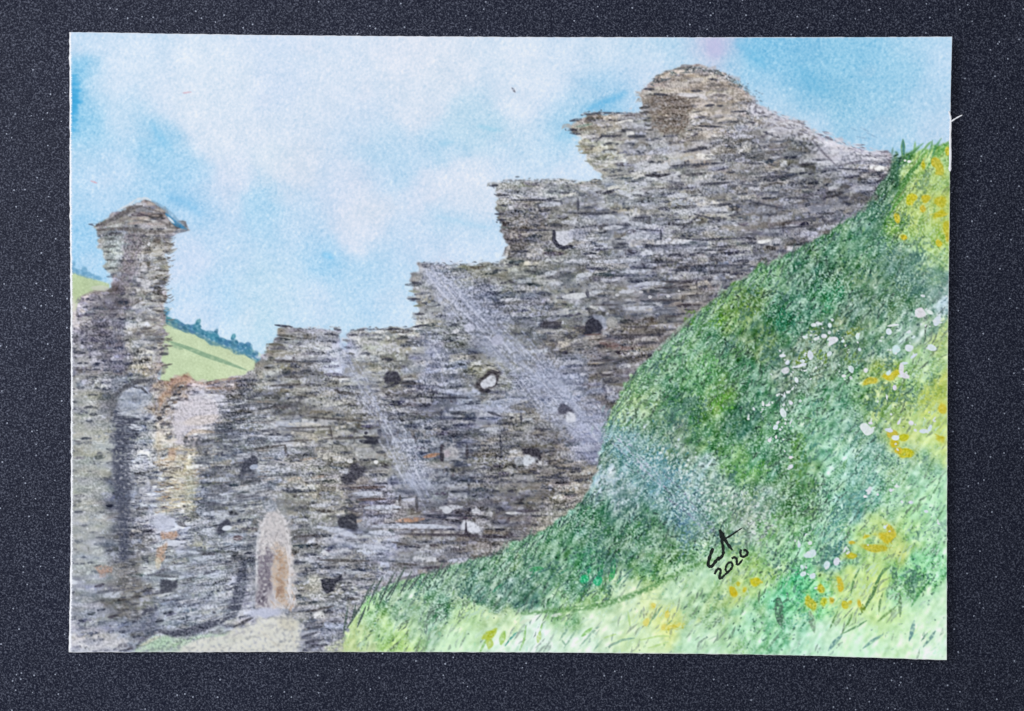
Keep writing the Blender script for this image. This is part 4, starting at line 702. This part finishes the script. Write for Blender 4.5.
def board_material():
    m, nt, b, N, Lk = node_mat('speckled_board')
    tc = N('ShaderNodeTexCoord')
    mp = N('ShaderNodeMapping'); mp.inputs['Rotation'].default_value = (.61, .37, .83); Lk(tc.outputs['Object'], mp.inputs['Vector'])
    def nz(scale, det, rough=.5):
        n = N('ShaderNodeTexNoise'); n.inputs['Scale'].default_value = scale; n.inputs['Detail'].default_value = det; n.inputs['Roughness'].default_value = rough
        Lk(mp.outputs['Vector'], n.inputs['Vector']); return n
    n1 = nz(2450, 2, .62); n2 = nz(55, 3)
    cr = N('ShaderNodeValToRGB'); e = cr.color_ramp.elements
    e[0].position = .36; e[0].color = (.0055, .0075, .022, 1); e[1].position = .70; e[1].color = (.12, .133, .185, 1)
    x = e.new(.52); x.color = (.0215, .0255, .045, 1)
    Lk(n1.outputs['Fac'], cr.inputs['Fac'])
    # bright mica-like flecks pressed in the surface
    vo = N('ShaderNodeTexVoronoi'); vo.inputs['Scale'].default_value = 1900; Lk(mp.outputs['Vector'], vo.inputs['Vector'])
    sep = N('ShaderNodeSeparateColor'); Lk(vo.outputs['Color'], sep.inputs['Color'])
    g = N('ShaderNodeMath'); g.operation = 'GREATER_THAN'; g.inputs[1].default_value = .988; Lk(sep.outputs['Red'], g.inputs[0])
    l = N('ShaderNodeMath'); l.operation = 'LESS_THAN'; l.inputs[1].default_value = .38; Lk(vo.outputs['Distance'], l.inputs[0])
    f = N('ShaderNodeMath'); f.operation = 'MULTIPLY'; Lk(g.outputs[0], f.inputs[0]); Lk(l.outputs[0], f.inputs[1])
    mx = N('ShaderNodeMix'); mx.data_type = 'RGBA'; Lk(f.outputs[0], mx.inputs['Factor']); Lk(cr.outputs['Color'], mx.inputs['A']); mx.inputs['B'].default_value = (.36, .40, .50, 1)
    mu = N('ShaderNodeMix'); mu.data_type = 'RGBA'; mu.blend_type = 'MULTIPLY'; mu.inputs['Factor'].default_value = .35
    Lk(mx.outputs['Result'], mu.inputs['A']); c2 = N('ShaderNodeValToRGB'); c2.color_ramp.elements[0].position = .3; c2.color_ramp.elements[1].position = .7; c2.color_ramp.elements[0].color = (.6, .6, .6, 1)
    Lk(n2.outputs['Fac'], c2.inputs['Fac']); Lk(c2.outputs['Color'], mu.inputs['B'])
    Lk(mu.outputs['Result'], b.inputs['Base Color'])
    bp = N('ShaderNodeBump'); bp.inputs['Strength'].default_value = .8; bp.inputs['Distance'].default_value = .00025
    Lk(n1.outputs['Fac'], bp.inputs['Height']); Lk(bp.outputs['Normal'], b.inputs['Normal'])
    b.inputs['Roughness'].default_value = .55; b.inputs['Specular IOR Level'].default_value = .1
    return m
PIG = pigment_material(); PAP = paper_material(); BOARD = board_material()

# ---- outline of the sheet (hand cut, a little out of square) as four edge curves
TOP = [(69.3, 32), (256, 35), (512, 37), (768, 37.5), (950.6, 37.8)]
BOT = [(69, 652.3), (256, 652), (512, 652.2), (768, 654.3), (945.2, 659)]
LEF = [(69.3, 32), (69.6, 100), (69.6, 178), (71, 356), (71, 534), (69, 652.3)]
RIG = [(950.6, 37.8), (948.6, 115), (948.6, 178), (946.3, 356), (945.4, 534), (945.2, 659)]
def curve(P_, t, axis):
    P_ = np.array(P_, float); s = P_[:, axis]; u = (s - s[0]) / (s[-1] - s[0])
    return np.stack([np.interp(t, u, P_[:, 0]), np.interp(t, u, P_[:, 1])], -1)
def smooth_curve(P_, t, axis):
    acc = 0
    for o in (-.06, -.03, 0, .03, .06): acc = acc + curve(P_, np.clip(t + o, 0, 1), axis) - (curve(P_, np.array([0. if o < 0 else 1.]), axis) * 0)
    acc = acc / 5
    e = np.minimum(t, 1 - t)[:, None]; k = np.clip(e / .06, 0, 1)
    return acc * k + curve(P_, t, axis) * (1 - k)
def coons(u, v):
    t = smooth_curve(TOP, u, 0)[None]; b = smooth_curve(BOT, u, 0)[None]
    l = smooth_curve(LEF, v, 1)[:, None]; r = smooth_curve(RIG, v, 1)[:, None]
    U = u[None, :, None]; V = v[:, None, None]
    c00, c10, c01, c11 = (np.array(p) for p in (TOP[0], TOP[-1], BOT[0], BOT[-1]))
    return (1 - V) * t + V * b + (1 - U) * l + U * r - ((1 - U) * (1 - V) * c00 + U * (1 - V) * c10 + (1 - U) * V * c01 + U * V * c11)
TH = .00042
def lift(px, py):
    """the sheet curls up a little towards its right edge"""
    u = np.clip((px - 70) / 880, 0, 1); v = np.clip((py - 35) / 620, 0, 1)
    return TH + .00006 + .0024 * u ** 6 + .00025 * (1 - u) ** 6 + .00015 * v ** 6

def mesh_from(name, verts, faces, parent, mat, cols=None, smooth=True):
    me = bpy.data.meshes.new(name)
    me.vertices.add(len(verts)); me.vertices.foreach_set('co', np.ascontiguousarray(verts, np.float32).ravel())
    nf = len(faces)
    me.loops.add(nf * 4); me.loops.foreach_set('vertex_index', np.ascontiguousarray(faces, np.int32).ravel())
    me.polygons.add(nf); me.polygons.foreach_set('loop_start', np.arange(0, nf * 4, 4, dtype=np.int32))
    if smooth: me.polygons.foreach_set('use_smooth', np.ones(nf, bool))
    if cols is not None:
        at = me.attributes.new('pigment', 'FLOAT_COLOR', 'POINT'); at.data.foreach_set('color', np.ascontiguousarray(cols, np.float32).ravel())
    me.update(); me.validate()
    return link(name, me, parent, mat)

def props(o, label=None, cat=None, kind=None, group=None):
    if label: o['label'] = label
    if cat: o['category'] = cat
    if kind: o['kind'] = kind
    if group: o['group'] = group

painting = bpy.data.objects.new('watercolour_painting', None); col.objects.link(painting); painting.empty_display_size = .02
props(painting, 'small watercolour of a ruined stone wall above a grassy bank, lying on dark speckled board', 'painting')

# paper body
nu, nv = 220, 156
u = np.linspace(0, 1, nu); v = np.linspace(0, 1, nv)
G = coons(u, v); 
# faint cut-edge waviness
def body(G):
    px, py = G[..., 0].copy(), G[..., 1].copy()
    w = rng.normal(0, .22, nv); px[:, 0] += w; px[:, -1] += rng.normal(0, .18, nv); py[0] += rng.normal(0, .15, nu); py[-1] += rng.normal(0, .18, nu)
    return px, py
bx, by = body(G)
zt = lift(bx, by) - .00004; zb = zt - TH
vt = np.stack([X(bx), Y(by), zt], -1).reshape(-1, 3); vb = np.stack([X(bx), Y(by), zb], -1).reshape(-1, 3)
idx = np.arange(nu * nv).reshape(nv, nu); n = nu * nv
quads = np.stack([idx[:-1, :-1], idx[1:, :-1], idx[1:, 1:], idx[:-1, 1:]], -1).reshape(-1, 4)
fb = (quads + n)[:, ::-1]
def rim(a): 
    a = np.asarray(a); return np.stack([a[:-1], a[1:], a[1:] + n, a[:-1] + n], -1)
sides = np.concatenate([rim(idx[0, :]), rim(idx[:, -1]), rim(idx[-1, ::-1]), rim(idx[::-1, 0])])
paper = mesh_from('paper_sheet', np.concatenate([vt, vb]), np.concatenate([quads, fb, sides]), painting, PAP, smooth=False)

# pigment layer: one fine sheet shared out between the painted passages
NU, NV = int(880 * R), int(620 * R)
# unpainted hairline margins
u = np.linspace(.0014, .9998, NU + 1); v = np.linspace(.0003, .9997, NV + 1)
G = coons(u, v)
ux = (u - u[0]) / (u[-1] - u[0])
PX, PY = G[..., 0], G[..., 1]
PX[:, :3] += (np.array([1, .6, .2])[None] * (.35 * rng.normal(0, 1, NV + 1).clip(-2, 2) + np.convolve(rng.normal(0, 1.6, NV + 61), np.ones(61) / 61 * 5, 'valid') * .12)[:, None])
fx = np.clip((PX - X0) * R - .5, 0, W - 1.01); fy = np.clip((PY - Y0) * R - .5, 0, H - 1.01)
ix, iy = fx.astype(int), fy.astype(int); tx, ty = (fx - ix)[..., None], (fy - iy)[..., None]
Cc = (CAN[iy, ix] * (1 - tx) + CAN[iy, ix + 1] * tx) * (1 - ty) + (CAN[iy + 1, ix] * (1 - tx) + CAN[iy + 1, ix + 1] * tx) * ty
# pale worn paper along the cut edges
edge = np.minimum(np.minimum(PX - PX[:, :1], PX[:, -1:] - PX), np.minimum(PY - PY[:1], PY[-1:] - PY))
wn = .8 + .5 * np.interp(np.arange(NU + 1), np.arange(0, NU + 8, 7), rng.random(len(np.arange(0, NU + 8, 7))))[None, :]
Cc += (np.array([226, 228, 240]) - Cc) * ((.3 + .3 * (gx[0, 0] + 0 * edge + 14 > PX)) * (1 - sstep(.2, 1.6, edge * wn)))[..., None]
s = Cc / 255.0
lin = np.where(s <= .04045, s / 12.92, ((s + .055) / 1.055) ** 2.4) * GAIN
RGBA = np.concatenate([np.clip(lin, 0, .93), np.ones(lin.shape[:2] + (1,))], -1).reshape(-1, 4).astype(np.float32)
PZ = lift(PX, PY)
VV = np.stack([X(PX), Y(PY), PZ], -1).reshape(-1, 3).astype(np.float32)
cxs = (PX[:-1, :-1] + PX[1:, 1:]) / 2; cys = (PY[:-1, :-1] + PY[1:, 1:]) / 2
lab = np.zeros(cxs.shape, np.int16)                       # 0 sky
FARHILL, TREELINE, WALLP, TOWER, CAP, SLOPEP, PATH, DOOR = 1, 2, 3, 4, 5, 6, 7, 8
lab[inside(HILL, cxs, cys) | inside(HILL2, cxs, cys)] = FARHILL
TL = pts("163 309 168 308 174 318 185 322 194 324 198 318 202 328 213 330 216 327 221 336 231 338 233 332 238 341 246 340 252 348 259 355 265 362 263 368 252 358 240 352 224 347 206 341 192 334 178 327 167 323", 2)
lab[inside(TL, cxs, cys)] = TREELINE
lab[inside(WALL, cxs, cys)] = WALLP
TOW = pts(TOWER_TOP, 2) + pts("160 378 158 400 156 440 152 480 150 520 148 560 146 600 146 660 50 660", 2)
lab[inside(TOW, cxs, cys) & (lab == WALLP)] = TOWER
lab[inside(pts("92 226 146 196 190 231 176 236 96 233", 2), cxs, cys) & (lab == TOWER)] = CAP
lab[inside(SLOPE, cxs, cys)] = SLOPEP
lab[inside(pts("118 662 136 647 160 633 200 635 244 624 262 618 284 616 302 620 304 634 299 642 298 662", 2), cxs, cys)] = PATH
lab[inside(pts("258 545 262 520 270 512 278 512 286 520 292 545 294 600 290 614 254 614 256 590", 2), cxs, cys)] = DOOR
holes = [pts("552 229 572 228 574 246 560 249 553 246", 2), pts("582 334 586 319 594 315 602 322 603 334", 2), ell(391, 381, 9, 8), ell(488.5, 380, 10, 11), pts("558 412 564 405 574 408 580 416 570 422 561 419", 2), pts("520 452 530 446 540 448 543 462 536 467 522 466", 2), pts("439 445 452 445 460 452 456 460 440 461", 2), ell(354, 474, 11.5, 8.5), ell(349, 523, 9, 8), pts("319 579 325 576 343 575 344 582 337 584 336 593 325 595", 2), ell(471.5, 530, 8.5, 7.5), ell(250, 466, 9.5, 9), ell(224.5, 527, 9.5, 6), ell(656, 171, 14, 8), pts("159 578 179 578 180 588 172 592 159 591", 2)]
hl = ['pale block set in a dark recess high on the wall', 'dark wedge-shaped hole', 'dark round hole', 'pale stone in a dark ring', 'pale stone under a dark dash on the light shaft', 'pale stone with a dark cap', 'narrow dark slot with an orange dash beside it', 'dark oval hole beside the narrow light shaft', 'dark hole left of a long pale stone', 'dark hooked hole low on the wall', 'white stone with a dark left edge', 'dark hole with a bluish centre', 'white chip in a dark ring', 'white stone over a thick dark joint below the dome', 'dark square hole low at the left']
for i, hp in enumerate(holes): lab[inside(hp, cxs, cys)] = 20 + i
vid = np.arange((NU + 1) * (NV + 1)).reshape(NV + 1, NU + 1)
FQ = np.stack([vid[:-1, :-1], vid[1:, :-1], vid[1:, 1:], vid[:-1, 1:]], -1)
def passage(name, code, parent, label=None):
    f = FQ[lab == code]
    if not len(f): return None
    used, inv = np.unique(f.ravel(), return_inverse=True)
    o = mesh_from(name, VV[used], inv.reshape(-1, 4), parent, PIG, RGBA[used])
    if label: o['label'] = label
    return o
passage('painted_sky', 0, painting)
far = passage('painted_hill', FARHILL, painting); passage('painted_treeline', TREELINE, far)
wall = passage('painted_wall', WALLP, painting)
tow = passage('painted_tower', TOWER, painting); passage('tower_cap', CAP, tow)
passage('painted_doorway', DOOR, wall)
for i in range(len(holes)): passage('wall_hole', 20 + i, wall, hl[i])
passage('painted_bank', SLOPEP, painting); passage('painted_path', PATH, painting)

# ---- signature: ink standing very slightly on the paper
def ink_material():
    m, nt, b, N, Lk = node_mat('black_ink')
    tc = N('ShaderNodeTexCoord'); nz = N('ShaderNodeTexNoise'); nz.inputs['Scale'].default_value = 2600; nz.inputs['Detail'].default_value = 3
    Lk(tc.outputs['Object'], nz.inputs['Vector'])
    cr = N('ShaderNodeValToRGB'); cr.color_ramp.elements[0].position = .35; cr.color_ramp.elements[0].color = (.006, .009, .009, 1); cr.color_ramp.elements[1].position = .75; cr.color_ramp.elements[1].color = (.022, .032, .030, 1)
    Lk(nz.outputs['Fac'], cr.inputs['Fac']); Lk(cr.outputs['Color'], b.inputs['Base Color']); b.inputs['Roughness'].default_value = .8; b.inputs['Specular IOR Level'].default_value = .1
    return m
INK = ink_material()
def ribbon_mesh(name, lines, parent, mat, zoff, th, label=None, z0=None):
    V_, F_ = [], []
    for pl, w0, w1 in lines:
        P_ = np.array(pl, float)
        # Catmull-Rom resample
        ext = np.vstack([2 * P_[0] - P_[1], P_, 2 * P_[-1] - P_[-2]]); Q = []
        for i in range(1, len(ext) - 2):
            for t in np.linspace(0, 1, 7)[:-1]:
                a, b, c, d = ext[i - 1:i + 3]
                Q.append(.5 * ((2 * b) + (c - a) * t + (2 * a - 5 * b + 4 * c - d) * t * t + (3 * b - a - 3 * c + d) * t ** 3))
        Q.append(P_[-1]); Q = np.array(Q); T = np.gradient(Q, axis=0); T /= np.linalg.norm(T, axis=1)[:, None] + 1e-9
        Nn = np.stack([-T[:, 1], T[:, 0]], -1); m = len(Q); b0 = len(V_)
        # rounded caps
        for i in range(m):
            f = i / (m - 1); w = w0 + (w1 - w0) * f; w *= 1 + .14 * math.sin(5.1 * i + w0 * 3) + .1 * math.sin(1.7 * i + 2)
            if i in (0, m - 1): w *= .55
            zz = (lift(Q[i, 0], Q[i, 1]) if z0 is None else z0) + zoff
            for sgn, dz in ((-.5, 0), (-.32, th), (.32, th), (.5, 0)):
                p = Q[i] + Nn[i] * w * sgn; V_.append((X(p[0]), Y(p[1]), zz + dz))
        for i in range(m - 1):
            for k in range(3):
                a = b0 + i * 4 + k; F_.append((a, a + 1, a + 5, a + 4))
            F_.append((b0 + i * 4 + 3, b0 + i * 4, b0 + i * 4 + 4, b0 + i * 4 + 7))
        F_.append((b0, b0 + 1, b0 + 2, b0 + 3)); e = b0 + (m - 1) * 4; F_.append((e + 3, e + 2, e + 1, e))
    o = mesh_from(name, np.array(V_), np.array(F_), parent, mat)
    if label: o['label'] = label
    return o
def sg(s): return [(680 + a / 10.16, 510 + b / 10.16) for a, b in pts(s, 2)]
sig = [(sg("335 385 305 465 285 545 300 572 325 568 365 515 405 475"), 3.49, 3.16), (sg("405 195 415 260 428 330 438 395 435 450 405 490 375 505"), 2.91, 3.16), (sg("412 215 440 270 480 340 532 408"), 4.07, 2.60), (sg("455 292 520 255 585 210 632 180"), 2.33, 1.11),
       (sg("350 652 368 615 392 595 412 612 405 655 398 690 420 690 455 655"), 2.71, 2.41), (sg("455 655 490 625 525 585 530 545 505 530 475 555 462 600 470 625"), 2.52, 2.23),
       (sg("522 492 552 480 575 498 575 535 578 552 600 545 635 500"), 2.71, 2.23), (sg("622 398 612 430 622 468 655 470 685 440 670 410 640 405"), 2.71, 2.60)]
ribbon_mesh('signature', sig, painting, INK, .000006, .00003)

# ---- torn sliver of the paper edge at the upper right
sl = [([(947, 112), (948.6, 117.5), (948.9, 124), (948.5, 140), (948.7, 156), (948.2, 172)], 1.6, 2.8), ([(949, 122.8), (954.4, 119.2), (960.4, 116)], 1.6, 1.3)]
ribbon_mesh('torn_sliver', sl, paper, PAP, .00012, .00016, 'thin white splinter torn loose along the right edge')

# ---- the board underneath
def board():
    x0, x1, y0, y1 = -.30, .30, -.24, .24; t = .006
    V_ = [(x0, y0, 0), (x1, y0, 0), (x1, y1, 0), (x0, y1, 0), (x0, y0, -t), (x1, y0, -t), (x1, y1, -t), (x0, y1, -t)]
    F_ = [(0, 1, 2, 3), (7, 6, 5, 4), (0, 4, 5, 1), (1, 5, 6, 2), (2, 6, 7, 3), (3, 7, 4, 0)]
    o = mesh_from('tabletop', np.array(V_), np.array(F_), None, BOARD, smooth=False); o['kind'] = 'structure'
board()

# ================================================================ LIGHT, CAMERA
wd = bpy.data.worlds.new('World'); scene.world = wd; wd.use_nodes = True
bg = wd.node_tree.nodes['Background']; bg.inputs['Color'].default_value = (.93, .96, 1, 1); bg.inputs['Strength'].default_value = .50
ld = bpy.data.lights.new('window_light', 'AREA'); ld.shape = 'RECTANGLE'; ld.size = 1.0; ld.size_y = 1.3; ld.energy = 62; ld.color = (1, .985, .97)
lo = bpy.data.objects.new('window_light', ld); col.objects.link(lo)
from mathutils import Vector
lo.location = (-1.9, .75, 2.0); lo.rotation_euler = (Vector((0, 0, 0)) - lo.location).to_track_quat('-Z', 'Y').to_euler()

cd = bpy.data.cameras.new('camera'); cam = bpy.data.objects.new('camera', cd); col.objects.link(cam); scene.camera = cam
D = .62; cam.location = (0, 0, D + .0006); cam.rotation_euler = (0, 0, 0)
cd.sensor_fit = 'HORIZONTAL'; cd.sensor_width = 36; cd.lens = 36 * D / (1024 * K); cd.clip_start = .01; cd.clip_end = 50
vs = scene.view_settings; vs.view_transform = 'Standard'; vs.look = 'None'; vs.exposure = 0; vs.gamma = 1
